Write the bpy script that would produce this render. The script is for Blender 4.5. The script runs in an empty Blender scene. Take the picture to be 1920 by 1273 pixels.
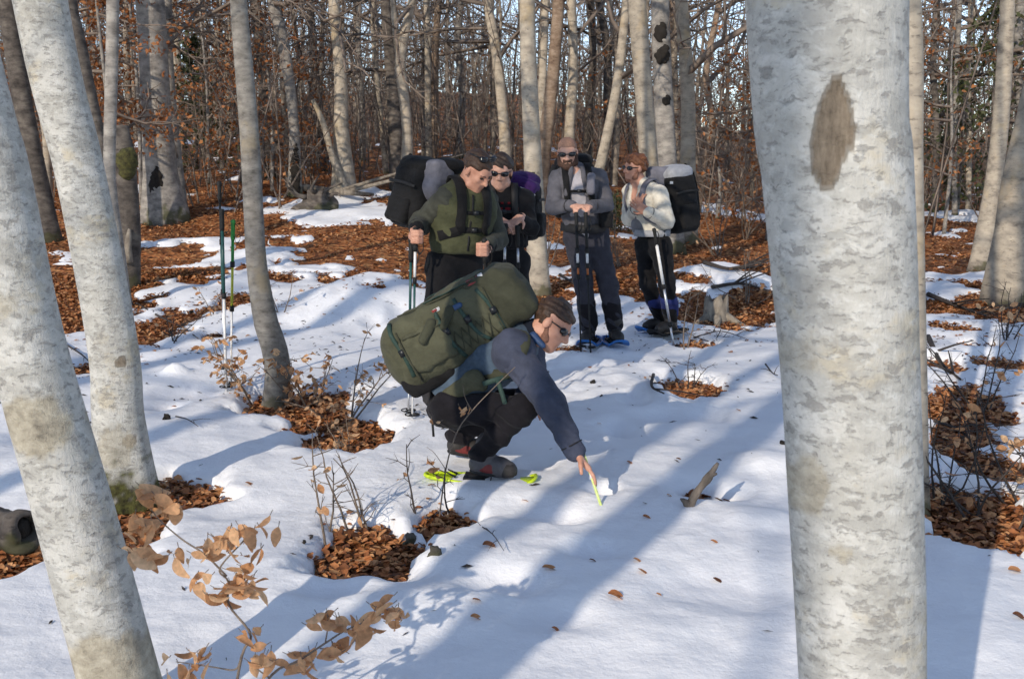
import bpy, math, random
import numpy as np
from mathutils import Vector

# ---------------------------------------------------------------- camera, sky, sun
SC = bpy.context.scene
COL = SC.collection
FPX, CXP, CYP = 2059.0, 960.0, 636.5          # focal length and centre in photograph pixels
CAM = np.array([0.0, 0.0, 1.62])
PITCH = math.radians(9.5)
cd = bpy.data.cameras.new('camera')
cd.sensor_fit = 'HORIZONTAL'; cd.sensor_width = 36.0; cd.lens = 36.0 * FPX / 1920.0
cd.clip_start = 0.05; cd.clip_end = 1000.0
cd.dof.use_dof = True; cd.dof.focus_distance = 5.6; cd.dof.aperture_fstop = 10.0
cam = bpy.data.objects.new('camera', cd); COL.objects.link(cam)
cam.location = CAM; cam.rotation_euler = (math.pi / 2 - PITCH, 0, 0)
SC.camera = cam

SUN_EL = math.radians(25.0)
SHADOW_AZ = math.radians(28.0)                # shadows run away from the camera and to the right
TRAVEL = Vector((math.sin(SHADOW_AZ) * math.cos(SUN_EL), math.cos(SHADOW_AZ) * math.cos(SUN_EL), -math.sin(SUN_EL)))
w = bpy.data.worlds.new('World'); SC.world = w; w.use_nodes = True
nt = w.node_tree; bg = nt.nodes['Background']
sky = nt.nodes.new('ShaderNodeTexSky'); sky.sky_type = 'NISHITA'; sky.sun_disc = False
sky.sun_elevation = SUN_EL; sky.sun_rotation = math.atan2(-TRAVEL.x, -TRAVEL.y)
sky.altitude = 1500.0; sky.air_density = 1.0; sky.dust_density = 0.1; sky.ozone_density = 3.0
hs = nt.nodes.new('ShaderNodeHueSaturation'); hs.inputs['Saturation'].default_value = 0.74      # a thin winter sky
nt.links.new(sky.outputs[0], hs.inputs['Color']); nt.links.new(hs.outputs[0], bg.inputs[0]); bg.inputs[1].default_value = 0.15
sl = bpy.data.lights.new('sun', 'SUN'); sl.energy = 2.8; sl.angle = math.radians(0.53); sl.color = (1.0, 0.88, 0.72)
so = bpy.data.objects.new('sun', sl); COL.objects.link(so); so.location = (-20, -35, 25)
so.rotation_euler = TRAVEL.to_track_quat('-Z', 'Y').to_euler()
SC.view_settings.view_transform = 'Standard'; SC.view_settings.look = 'None'
SC.view_settings.gamma = 1.0; SC.view_settings.use_curve_mapping = False
SC.view_settings.exposure = 0.43

RNG = np.random.default_rng(7)
random.seed(7)

# ---------------------------------------------------------------- small maths
_F = np.array([0, math.cos(PITCH), -math.sin(PITCH)]); _U = np.array([0, math.sin(PITCH), math.cos(PITCH)])
def ray(px, py):
    return _F + np.array([(px - CXP) / FPX, 0, 0]) - _U * ((py - CYP) / FPX)
def at(px, py, Y):
    "the point of the place seen along a pixel at Y metres in front of the camera"
    d = ray(px, py)
    return CAM + d * (Y / d[1])
def nrm(v):
    v = np.asarray(v, float); return v / (np.linalg.norm(v) + 1e-12)
def basis(f, up):
    f = nrm(f); r = nrm(np.cross(f, up)); u = np.cross(r, f)
    return np.stack([r, f, u], 1)          # columns: right, forward, up
def sstep(a, b, x):
    t = np.clip((x - a) / (b - a), 0, 1); return t * t * (3 - 2 * t)
def _h(ix, iy, s):
    v = np.sin(ix * 127.1 + iy * 311.7 + s * 74.7) * 43758.5453
    return v - np.floor(v)
def vn(x, y, s=0):
    ix, iy = np.floor(x), np.floor(y); fx, fy = x - ix, y - iy
    fx = fx * fx * (3 - 2 * fx); fy = fy * fy * (3 - 2 * fy)
    a, b, c, d = _h(ix, iy, s), _h(ix + 1, iy, s), _h(ix, iy + 1, s), _h(ix + 1, iy + 1, s)
    return (a + (b - a) * fx) * (1 - fy) + (c + (d - c) * fx) * fy
def fbm(x, y, s=0, o=3):
    r, a, t = 0, 0.5, 0
    for k in range(o):
        r = r + a * vn(x, y, s + k * 3.7); t += a; a *= 0.5; x = x * 2.03 + 5.1; y = y * 2.03 - 3.3
    return r / t

# ---------------------------------------------------------------- terrain
def base(x, y):
    "bare ground under snow and litter"
    x = np.asarray(x, float); y = np.asarray(y, float)
    L = sstep(0.30, 0.0, x / np.maximum(y, 1.0))
    t = np.maximum(y - 9.5, 0)
    g = np.sqrt(t * t + 4.0) - 2.0
    g = np.minimum(g, 34 + 0.15 * np.maximum(g - 34, 0))
    z = 0.070 * g * L + (1 - L) * 0.016 * g
    z = z + (0.030 + 0.03 * fbm(x * 0.03, y * 0.02, 15, 2)) * np.maximum(np.sqrt(np.maximum(y - 44, 0) ** 2 + 30) - 5.5, 0) * (0.55 + 0.45 * L) * (y > 44)
    z = z + 0.10 * (fbm(x * 0.55, y * 0.55, 1) - 0.5) * sstep(1.0, 4.0, np.abs(y - 0.0))
    k = sstep(9.0, 15.0, y)
    z = z + k * 0.36 * (fbm(x * 0.33, y * 0.5, 5) - 0.5) + k * 0.13 * (fbm(x * 1.1, y * 1.7, 9) - 0.5)
    z = z + 0.34 * np.exp(-((x + 1.45) / 0.9) ** 2 - ((y - 11.6) / 1.0) ** 2)
    z = z + 0.22 * np.exp(-((x - 3.0) / 1.2) ** 2 - ((y - 14.0) / 1.3) ** 2)
    return z - 0.10
def gb(px, py, f=None):
    d = ray(px, py); f = f or base
    lo, t = 2.0, 2.0
    while t < 160:
        p = CAM + d * t
        if p[2] < float(f(p[0], p[1])): break
        lo = t; t *= 1.03
    hi = t
    for _ in range(18):
        m = (lo + hi) / 2; p = CAM + d * m
        if p[2] < float(f(p[0], p[1])): hi = m
        else: lo = m
    return CAM + d * hi

HOLES = [(690, 1052, 86, 50), (832, 992, 54, 26), (548, 775, 125, 34), (635, 838, 85, 38), (600, 800, 70, 34), (1290, 740, 62, 20),
         (1302, 655, 42, 11), (1065, 665, 38, 12), (315, 955, 95, 48), (250, 1010, 70, 60), (25, 1055, 80, 56), (1860, 1000, 135, 60),
         (1335, 957, 34, 8), (1300, 945, 26, 12), (300, 618, 62, 34), (135, 618, 60, 26), (365, 525, 34, 7), (290, 492, 90, 18), (440, 572, 60, 16),
         (1350, 588, 90, 36), (1225, 560, 40, 16), (1010, 550, 60, 22), (1800, 770, 62, 24), (1900, 690, 60, 15), (1760, 690, 40, 14), (1840, 880, 60, 26),
         (1890, 600, 70, 12), (1790, 620, 46, 10), (1745, 930, 50, 30), (700, 520, 50, 6), (520, 520, 40, 6), (150, 560, 60, 10),
         (1405, 555, 70, 16), (1150, 545, 60, 16), (400, 640, 30, 8), (310, 785, 16, 5), (1820, 655, 36, 8), (672, 458, 128, 46), (840, 520, 120, 40)]
STREAKS = [(620, 398, 130, 12), (350, 460, 90, 12), (640, 455, 60, 6), (700, 360, 50, 8), (620, 372, 70, 4), (265, 355, 24, 10), (300, 270, 60, 4),
           (1790, 402, 60, 8), (1830, 524, 110, 6), (1400, 405, 70, 8), (1395, 525, 60, 14), (1180, 570, 60, 22), (1330, 505, 60, 10),
           (1010, 505, 40, 10), (730, 405, 70, 8), (570, 455, 60, 10), (500, 375, 40, 5), (1330, 395, 60, 5), (1840, 560, 90, 10), (470, 335, 40, 3), (560, 486, 150, 16), (340, 500, 110, 8), (660, 405, 110, 10), (1770, 545, 40, 12)]
def _world(e):
    cx, cy, rx, ry = e
    c = gb(cx, cy); a = gb(cx, cy - ry); b = gb(cx, cy + ry)
    return (c[0], c[1], rx * c[1] / FPX, max((a[1] - b[1]) / 2, 0.03))
HOLES_W = [_world(e) for e in HOLES]; STREAKS_W = [_world(e) for e in STREAKS]
PITS = [(945, 1130, 0.17, 0.15, 0.05), (1105, 1068, 0.12, 0.10, 0.045), (1130, 950, 0.07, 0.07, 0.05), (350, 760, 0.25, 0.2, 0.04), (620, 1150, .12, .1, .04), (1420, 1010, .15, .13, -0.03),
        (980, 985, 0.3, 0.14, 0.03), (1250, 800, 0.22, .2, .035), (1380, 1150, .3, .2, .03), (450, 980, .2, .15, .03), (560, 620, .3, .25, .04), (690, 640, .25, .25, .04), (1180, 690, .3, .2, .04),
        (860, 1190, .3, .2, -.03), (1010, 1200, .2, .12, .03), (330, 720, .09, .08, -.05), (1440, 900, .2, .18, -.04)]
PITS += [(700, 610, .10, .24, .05), (745, 590, .09, .22, .05), (640, 545, .10, .22, .05), (1190, 770, .09, .2, .05), (1235, 720, .09, .2, .05), (1160, 830, .1, .2, .045), (1330, 800, .1, .2, .045), (1010, 900, .1, .12, .04), (1060, 1000, .12, .1, .04), (760, 1110, .12, .12, .04)]
PITS_W = [(gb(a, b)[0], gb(a, b)[1], c, d, e * 1.35) for a, b, c, d, e in PITS]
TREE_PITS = []            # filled by the tree table: (x, y, radius)
def cover(x, y):
    "snow cover: above 0 there is snow"
    x = np.asarray(x, float); y = np.asarray(y, float)
    r = x / np.maximum(y, 0.5)
    edge = 13.2 + 1.6 * sstep(-.3, -.2, r) * sstep(.02, -.06, r) - 1.9 * sstep(0.05, 0.2, r) - 1.6 * sstep(-0.22, -0.36, r) + 1.0 * sstep(.33, .4, r)
    b = np.clip((edge - y) / 2.2, -1, 1)
    mix = np.maximum(sstep(0.34, 0.40, r) * sstep(4.0, 5.2, y), sstep(-0.27, -0.34, r) * sstep(7.4, 8.6, y))
    mix = np.maximum(mix, sstep(10.0, 12.0, y) * 0.9)
    mix = np.where(y < 0, 0.3, mix)
    n = (fbm(x * 1.5, y * 1.15, 21) - 0.5) * 2
    v = b * (1 - 0.45 * mix) + n * (0.16 + 1.15 * mix)
    e = (fbm(x * 6, y * 6, 31, 4) - 0.5) * 1.15
    v = v + e * 0.5 * mix
    e2 = (fbm(x * 2.6, y * 2.2, 37, 2) - 0.5) * 0.9
    for cx, cy, rx, ry in STREAKS_W:
        q = np.sqrt(((x - cx) / rx) ** 2 + ((y - cy) / ry) ** 2) + e * 0.7
        v = np.maximum(v, np.clip((1.15 - q) * 1.6, -1, 1))
    for cx, cy, rx, ry in HOLES_W:
        q = np.sqrt(((x - cx) / rx) ** 2 + ((y - cy) / ry) ** 2) + e * 1.1 + e2
        v = np.minimum(v, np.clip((q - 1) * min(rx, ry) / 0.11, -1, 1))
    for cx, cy, rr in TREE_PITS:
        q = np.sqrt((x - cx) ** 2 + (y - cy) ** 2) + e * 0.12
        v = np.minimum(v, np.clip((q - rr) / 0.09, -1, 1))
    return v
def snow_top(x, y):
    x = np.asarray(x, float); y = np.asarray(y, float)
    v = cover(x, y)
    c = np.clip(v, 0, 1)
    d = (0.045 * (1 - (1 - np.minimum(c * 4, 1)) ** 2) + 0.05 * sstep(0, 1, c)) * (1 - 0.4 * sstep(8.5, 13, y))
    d = np.where(v > 0, d, np.clip(v * 0.35, -0.06, 0) - 0.004)
    c = np.clip(v, 0, 1)
    d = d + c * (0.06 * (fbm(x * 1.25, y * 1.0, 41, 2) - 0.5) + 0.026 * (fbm(x * 4.2, y * 3.4, 44, 2) - 0.5) + 0.012 * (fbm(x * 12, y * 10, 47, 2) - 0.5))
    tr = np.exp(-((x - 0.35 - 0.28 * (y - 8.3)) / 0.9) ** 2 - ((y - 8.4) / 2.0) ** 2)
    d = d + c * tr * (0.10 * (np.abs(fbm(x * 3.6, y * 3.0, 71, 2) - 0.5) - 0.12) + 0.05 * (fbm(x * 11, y * 9, 73, 2) - 0.5))
    for cx, cy, rx, ry, a in PITS_W:
        d = d - c * a * np.exp(-(((x - cx) / rx) ** 2 + ((y - cy) / ry) ** 2) ** 1.5)
    return base(x, y) + d
def surf(x, y):
    return np.maximum(base(x, y), snow_top(x, y))
def G(px, py):
    return gb(px, py, surf)
def zs(x, y):
    return float(surf(x, y))

# ---------------------------------------------------------------- mesh helpers
ROOT = {}
def mesh_np(name, V, F, mats, smooth=True, fmat=None):
    V = np.asarray(V, np.float32)
    me = bpy.data.meshes.new(name)
    if isinstance(F, np.ndarray):
        k = F.shape[1]; tot = np.full(len(F), k, np.int32); idx = F.astype(np.int32).ravel()
    else:
        tot = np.array([len(f) for f in F], np.int32); idx = np.array([i for f in F for i in f], np.int32)
    me.vertices.add(len(V)); me.vertices.foreach_set('co', V.ravel())
    me.loops.add(len(idx)); me.loops.foreach_set('vertex_index', idx)
    me.polygons.add(len(tot))
    st = np.zeros(len(tot), np.int32); st[1:] = np.cumsum(tot)[:-1]
    me.polygons.foreach_set('loop_start', st); me.polygons.foreach_set('loop_total', tot)
    if smooth: me.polygons.foreach_set('use_smooth', np.ones(len(tot), bool))
    for m in (mats if isinstance(mats, (list, tuple)) else [mats]): me.materials.append(m)
    if fmat is not None: me.polygons.foreach_set('material_index', np.asarray(fmat, np.int32))
    me.update(calc_edges=True); me.validate()
    return me
def tag(o, label=None, cat=None, group=None, kind=None):
    if label: o['label'] = label
    if cat: o['category'] = cat
    if group: o['group'] = group
    if kind: o['kind'] = kind
    return o
def thing(name, loc, label, cat, group=None):
    o = bpy.data.objects.new(name, None); COL.objects.link(o)
    o.location = loc; o.empty_display_size = 0.05
    ROOT[o] = np.asarray(loc, float)
    return tag(o, label, cat, group)
def put(name, VF, mats, parent=None, loc=None, smooth=True, label=None, fmat=None):
    "links a mesh given in world coordinates; a child is stored relative to the origin of its thing"
    V, F = VF[0], VF[1]
    V = np.asarray(V, float).reshape(-1, 3)
    org = ROOT[parent] if parent is not None else (np.asarray(loc, float) if loc is not None else np.zeros(3))
    o = bpy.data.objects.new(name, mesh_np(name, V - org, F, mats, smooth, fmat)); COL.objects.link(o)
    ROOT[o] = org
    if parent is not None: o.parent = parent
    else: o.location = org
    if label: o['label'] = label
    return o
class MB:
    "collects shapes into one mesh"
    def __init__(s): s.V = []; s.F = []; s.n = 0
    def add(s, V, F):
        s.V.append(np.asarray(V, float)); s.F += [tuple(i + s.n for i in f) for f in F]; s.n += len(V); return s
    def tube(s, P, R, k=8, cap=True, squash=None):
        V, F = tube(P, R, k, cap); return s.add(V, F)
    def get(s): return np.concatenate(s.V), s.F
def frames(P):
    P = np.asarray(P, float); n = len(P)
    T = np.zeros_like(P); T[1:-1] = P[2:] - P[:-2]; T[0] = P[1] - P[0]; T[-1] = P[-1] - P[-2]
    T /= np.linalg.norm(T, axis=1)[:, None] + 1e-12
    u = np.cross(T[0], [0, 1, 0.123]); u /= np.linalg.norm(u); A = []; B = []
    for t in T:
        u = u - t * np.dot(u, t); u /= np.linalg.norm(u) + 1e-12
        A.append(u); B.append(np.cross(t, u))
    return P, T, np.array(A), np.array(B)
def tube(P, R, k=8, cap=True):
    P, T, A, B = frames(P); n = len(P)
    R = np.broadcast_to(np.asarray(R, float), (n,)) if np.ndim(R) < 2 else R
    a = np.arange(k) * 2 * math.pi / k
    rad = R[:, None] if R.ndim == 1 else R
    V = P[:, None] + rad[:, :, None] * (np.cos(a)[None, :, None] * A[:, None] + np.sin(a)[None, :, None] * B[:, None])
    V = V.reshape(-1, 3)
    F = [(i * k + j, i * k + (j + 1) % k, (i + 1) * k + (j + 1) % k, (i + 1) * k + j) for i in range(n - 1) for j in range(k)]
    if cap: F += [tuple(range(k))[::-1], tuple((n - 1) * k + j for j in range(k))]
    return V, F
def spline(P, n):
    P = np.asarray(P, float)
    m = len(P)
    if m == 2: return P[0] + (P[1] - P[0]) * np.linspace(0, 1, n)[:, None]
    t = np.linspace(0, m - 1, n); i = np.clip(t.astype(int), 0, m - 2); f = (t - i)[:, None]
    Q = np.vstack([2 * P[0] - P[1], P, 2 * P[-1] - P[-2]])
    p0, p1, p2, p3 = Q[i], Q[i + 1], Q[i + 2], Q[i + 3]
    return 0.5 * (2 * p1 + (p2 - p0) * f + (2 * p0 - 5 * p1 + 4 * p2 - p3) * f ** 2 + (3 * p1 - p0 - 3 * p2 + p3) * f ** 3)
def ribbon(P, nrmv, wid, th=0.003, n=None):
    "a flat strap along P, facing nrmv"
    if n: P = spline(P, n)
    P, T, A, B = frames(P); N = np.broadcast_to(np.asarray(nrmv, float), P.shape)
    V = []; F = []
    for p, t, u in zip(P, T, N):
        s = nrm(np.cross(t, u)); u = nrm(np.cross(s, t))
        for a, b in ((-1, -1), (1, -1), (1, 1), (-1, 1)): V.append(p + s * a * wid / 2 + u * b * th / 2)
    m = len(P)
    for i in range(m - 1):
        for j in range(4): F.append((i * 4 + j, i * 4 + (j + 1) % 4, i * 4 + 4 + (j + 1) % 4, i * 4 + 4 + j))
    F += [(3, 2, 1, 0), tuple(m * 4 - 4 + j for j in range(4))]
    return np.array(V), F
def boxm(c, half, R=np.eye(3)):
    c = np.asarray(c, float); V = [c + R @ (np.array([a, b, d]) * half) for a in (-1, 1) for b in (-1, 1) for d in (-1, 1)]
    return np.array(V), [(0, 1, 3, 2), (4, 6, 7, 5), (0, 4, 5, 1), (2, 3, 7, 6), (0, 2, 6, 4), (1, 5, 7, 3)]

# ---------------------------------------------------------------- signed distance modelling
def cap(a, b, ra, rb, k=0.03, n=None, s=1.0):
    a = np.asarray(a, np.float32); b = np.asarray(b, np.float32); ab = b - a; L2 = float(ab @ ab) + 1e-9
    R = max(ra, rb) + k
    def f(P):
        q = P - a
        if n is not None:
            q0 = q; t = np.clip((q @ ab) / L2, 0, 1); d = q - t[..., None] * ab
            d = d + (s - 1) * (d @ nn)[..., None] * nn
        else:
            t = np.clip((q @ ab) / L2, 0, 1); d = q - t[..., None] * ab
        return np.sqrt((d * d).sum(-1)) - (ra + (rb - ra) * t)
    if n is not None: nn = nrm(n).astype(np.float32)
    return (np.minimum(a, b) - R, np.maximum(a, b) + R, f, k, 1)
def ell(c, r, R=np.eye(3), k=0.02, op=1):
    c = np.asarray(c, np.float32); r = np.asarray(r, np.float32); R = np.asarray(R, np.float32)
    m = float(r.min()); E = np.sqrt(((np.abs(R) * r[None, :]) ** 2).sum(1)) + k + 0.01
    def f(P):
        q = ((P - c) @ R) / r
        l = np.sqrt((q * q).sum(-1)); g = np.sqrt(((q / r) ** 2).sum(-1)) + 1e-6
        return l * (l - 1) / g
    return (c - E, c + E, f, k, op)
def rbox(c, half, R=np.eye(3), rad=0.03, k=0.02, op=1):
    c = np.asarray(c, np.float32); hf = np.asarray(half, np.float32) - rad; R = np.asarray(R, np.float32)
    E = np.abs(R) @ np.asarray(half) + k + 0.01
    def f(P):
        q = np.abs((P - c) @ R) - hf
        return np.sqrt((np.maximum(q, 0) ** 2).sum(-1)) + np.minimum(q.max(-1), 0) - rad
    return (c - E, c + E, f, k, op)
def solid(prims, h, fold=0.0, fs=28.0, fold_dir=None):
    lo = np.min([p[0] for p in prims if p[4] > 0], 0) - 2 * h; hi = np.max([p[1] for p in prims if p[4] > 0], 0) + 2 * h
    N = np.ceil((hi - lo) / h).astype(int) + 1
    D = np.full(N, 0.5, np.float32)
    for pl, ph, f, k, op in prims:
        i0 = np.maximum(np.floor((pl - lo) / h).astype(int), 0); i1 = np.minimum(np.ceil((ph - lo) / h).astype(int) + 1, N)
        if (i1 <= i0).any(): continue
        ax = [(lo[a] + h * np.arange(i0[a], i1[a])).astype(np.float32) for a in range(3)]
        P = np.stack(np.meshgrid(*ax, indexing='ij'), -1)
        sl_ = tuple(slice(i0[a], i1[a]) for a in range(3))
        d = f(P); o = D[sl_]
        if op > 0:
            m = np.clip(0.5 + 0.5 * (o - d) / k, 0, 1); D[sl_] = o + (d - o) * m - k * m * (1 - m)
        else:
            d = -d; m = np.clip(0.5 - 0.5 * (o - d) / k, 0, 1); D[sl_] = o + (d - o) * m + k * m * (1 - m)
    if fold:
        I = np.argwhere(np.abs(D) < 0.035)
        P = lo + h * I
        q = P * fs
        rg = lambda v: 1 - 2 * np.abs(np.sin(v)) ** 0.7
        n = 0.8 * rg(q[:, 2] * 0.62 + 0.9 * np.sin(q[:, 0] * 0.37 + 1.0) + 0.7 * np.sin(q[:, 1] * .45) + q[:, 0] * .25) * np.sin(q[:, 0] * .33 + q[:, 1] * .4 + q[:, 2] * .21)
        n += 0.6 * rg(q[:, 0] * 0.55 + q[:, 2] * .5 + 1.1 * np.sin(q[:, 1] * .5 + q[:, 2] * .3)) * np.cos(q[:, 2] * .41 - q[:, 0] * .2)
        n += 0.5 * np.sin(q[:, 0] * 1.1 + 2.1 * np.sin(q[:, 2] * 0.55 + q[:, 1] * .4)) * np.sin(q[:, 2] * 1.3 + 1.7 * np.sin(q[:, 0] * 0.5 + 1.3) + q[:, 1] * .6)
        n += 0.5 * np.sin(q[:, 2] * 2.3 + q[:, 0] * 1.9 + 2 * np.sin(q[:, 1] * 1.1))
        D[I[:, 0], I[:, 1], I[:, 2]] += (fold * n).astype(np.float32)
    return nets(D, lo, h)
_C = np.array([(i, j, k) for i in (0, 1) for j in (0, 1) for k in (0, 1)])
_E = [(a, b) for a in range(8) for b in range(a + 1, 8) if np.abs(_C[a] - _C[b]).sum() == 1]
def nets(D, lo, h):
    ins = D < 0
    n = np.array(D.shape) - 1
    cnt = np.zeros(n, np.int8)
    for c in _C: cnt += ins[c[0]:c[0] + n[0], c[1]:c[1] + n[1], c[2]:c[2] + n[2]]
    act = np.argwhere((cnt > 0) & (cnt < 8))
    ids = np.full(n, -1, np.int32); ids[act[:, 0], act[:, 1], act[:, 2]] = np.arange(len(act))
    dv = [D[act[:, 0] + c[0], act[:, 1] + c[1], act[:, 2] + c[2]] for c in _C]
    acc = np.zeros((len(act), 3)); num = np.zeros(len(act))
    for a, b in _E:
        m = (dv[a] < 0) != (dv[b] < 0)
        t = np.where(m, dv[a] / np.where(m, dv[a] - dv[b], 1), 0)
        acc += m[:, None] * (_C[a] + t[:, None] * (_C[b] - _C[a])); num += m
    V = lo + h * (act + acc / num[:, None])
    Q = []
    for ax in range(3):
        o1, o2 = (ax + 1) % 3, (ax + 2) % 3
        s0 = [slice(None)] * 3; s1 = [slice(None)] * 3
        s0[ax] = slice(0, -1); s1[ax] = slice(1, None)
        A, B = ins[tuple(s0)], ins[tuple(s1)]
        e = np.argwhere(A != B)
        e = e[(e[:, o1] > 0) & (e[:, o2] > 0) & (e[:, o1] < n[o1]) & (e[:, o2] < n[o2])]
        fl = A[e[:, 0], e[:, 1], e[:, 2]]
        def cell(d1, d2):
            c = e.copy(); c[:, o1] -= d1; c[:, o2] -= d2
            return ids[c[:, 0], c[:, 1], c[:, 2]]
        q = np.stack([cell(1, 1), cell(0, 1), cell(0, 0), cell(1, 0)], 1)
        q[~fl] = q[~fl][:, ::-1]
        Q.append(q)
    return V, np.concatenate(Q)
SC.render.engine = 'CYCLES'
SC.cycles.max_bounces = 5; SC.cycles.diffuse_bounces = 3; SC.cycles.glossy_bounces = 2; SC.cycles.transmission_bounces = 2; SC.cycles.transparent_max_bounces = 4
SC.cycles.use_denoising = True; SC.cycles.use_adaptive_sampling = True; SC.cycles.adaptive_threshold = 0.03

# ---------------------------------------------------------------- materials
def newmat(name):
    m = bpy.data.materials.new(name); m.use_nodes = True
    n = m.node_tree.nodes; return m, n, m.node_tree.links, n['Principled BSDF']
def ramp(n, stops):
    r = n.new('ShaderNodeValToRGB'); e = r.color_ramp.elements
    while len(e) < len(stops): e.new(0.5)
    for i, (p, c) in enumerate(stops):
        e[i].position = p; e[i].color = (c[0], c[1], c[2], 1) if not isinstance(c, (int, float)) else (c, c, c, 1)
    return r
def noise(n, l, src, scale, detail=4, rough=0.55, sc=(1, 1, 1), off=(0, 0, 0)):
    mp = n.new('ShaderNodeMapping'); mp.inputs['Scale'].default_value = sc; mp.inputs['Location'].default_value = off
    l.new(src, mp.inputs[0])
    t = n.new('ShaderNodeTexNoise'); t.inputs['Scale'].default_value = scale; t.inputs['Detail'].default_value = detail; t.inputs['Roughness'].default_value = rough
    l.new(mp.outputs[0], t.inputs['Vector']); return t
def mixc(n, l, fac, a, b, mode='MIX'):
    x = n.new('ShaderNodeMix'); x.data_type = 'RGBA'; x.blend_type = mode
    if isinstance(fac, (int, float)): x.inputs[0].default_value = fac
    else: l.new(fac, x.inputs[0])
    for v, i in ((a, 6), (b, 7)):
        if isinstance(v, tuple): x.inputs[i].default_value = (v[0], v[1], v[2], 1)
        else: l.new(v, x.inputs[i])
    return x.outputs[2]
def bump(n, l, h, strength, dist, b):
    u = n.new('ShaderNodeBump'); u.inputs['Strength'].default_value = strength; u.inputs['Distance'].default_value = dist
    l.new(h, u.inputs['Height']); l.new(u.outputs[0], b.inputs['Normal']); return u
def plain(name, c1, c2=None, scale=20, rough=0.75, bs=0.3, bd=0.004, bscale=None, metal=0, spec=0.4, sc=(1, 1, 1)):
    "two tones of one colour broken by noise, with a fine relief"
    m, n, l, b = newmat(name)
    c2 = c2 or tuple(v * 0.65 for v in c1)
    tc = n.new('ShaderNodeTexCoord').outputs['Object']
    t = noise(n, l, tc, scale, 4, 0.6, sc); r = ramp(n, [(0.32, c2), (0.68, c1)]); l.new(t.outputs[0], r.inputs[0]); l.new(r.outputs[0], b.inputs['Base Color'])
    b.inputs['Roughness'].default_value = rough; b.inputs['Metallic'].default_value = metal; b.inputs['Specular IOR Level'].default_value = spec
    if bs:
        t2 = noise(n, l, tc, bscale or scale * 3, 3, 0.6, sc); bump(n, l, t2.outputs[0], bs, bd, b)
    return m
def cloth(name, c1, scale=9, weave=260):
    m, n, l, b = newmat(name)
    tc = n.new('ShaderNodeTexCoord').outputs['Object']
    t = noise(n, l, tc, scale, 5, 0.65); r = ramp(n, [(0.3, tuple(v * 0.62 for v in c1)), (0.7, tuple(min(v * 1.18, 1) for v in c1))])
    l.new(t.outputs[0], r.inputs[0]); l.new(r.outputs[0], b.inputs['Base Color'])
    b.inputs['Roughness'].default_value = 0.82; b.inputs['Specular IOR Level'].default_value = 0.12; b.inputs['Sheen Weight'].default_value = 0.04
    a = noise(n, l, tc, weave, 2); c = noise(n, l, tc, 26, 3, 0.5, (1, 1, 1.6))
    ad = n.new('ShaderNodeMath'); ad.operation = 'MULTIPLY_ADD'; l.new(a.outputs[0], ad.inputs[0]); ad.inputs[1].default_value = 0.15; l.new(c.outputs[0], ad.inputs[2])
    bump(n, l, ad.outputs[0], 0.55, 0.012, b)
    return m
M = {}
def make_snow():
    m, n, l, b = newmat('snow')
    tc = n.new('ShaderNodeTexCoord').outputs['Object']
    a = noise(n, l, tc, 1.6, 4); r = ramp(n, [(0.3, (0.80, 0.81, 0.84)), (0.7, (0.88, 0.885, 0.90))]); l.new(a.outputs[0], r.inputs[0])
    g = noise(n, l, tc, 34, 3, 0.7); gr = ramp(n, [(0.70, 0.0), (0.82, 0.5)]); l.new(g.outputs[0], gr.inputs[0])
    l.new(mixc(n, l, gr.outputs[0], r.outputs[0], (0.50, 0.46, 0.42)), b.inputs['Base Color'])
    b.inputs['Roughness'].default_value = 0.6; b.inputs['Specular IOR Level'].default_value = 0.25
    f = noise(n, l, tc, 120, 3, 0.7); f2 = noise(n, l, tc, 14, 4, 0.6)
    ad = n.new('ShaderNodeMath'); ad.operation = 'MULTIPLY_ADD'; l.new(f.outputs[0], ad.inputs[0]); ad.inputs[1].default_value = 0.12; l.new(f2.outputs[0], ad.inputs[2])
    bump(n, l, ad.outputs[0], 0.45, 0.02, b)
    return m
def make_ground():
    m, n, l, b = newmat('leaf_mould')
    tc = n.new('ShaderNodeTexCoord').outputs['Object']
    v = n.new('ShaderNodeTexVoronoi'); v.inputs['Scale'].default_value = 13; v.inputs['Randomness'].default_value = 1.0; l.new(tc, v.inputs['Vector'])
    sp = n.new('ShaderNodeSeparateColor'); l.new(v.outputs['Color'], sp.inputs[0])
    r = ramp(n, [(0.0, (0.11, 0.041, 0.018)), (0.4, (0.33, 0.122, 0.044)), (0.75, (0.46, 0.18, 0.064)), (1.0, (0.56, 0.29, 0.12))]); l.new(sp.outputs[0], r.inputs[0])
    p = noise(n, l, tc, 1.1, 4, 0.6); pr = ramp(n, [(0.35, 0.45), (0.65, 1.0)]); l.new(p.outputs[0], pr.inputs[0])
    l.new(mixc(n, l, 1.0, r.outputs[0], pr.outputs[0], 'MULTIPLY'), b.inputs['Base Color'])
    b.inputs['Roughness'].default_value = 0.85; b.inputs['Specular IOR Level'].default_value = 0.2
    bump(n, l, v.outputs['Distance'], 0.8, 0.05, b)
    return m
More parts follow.
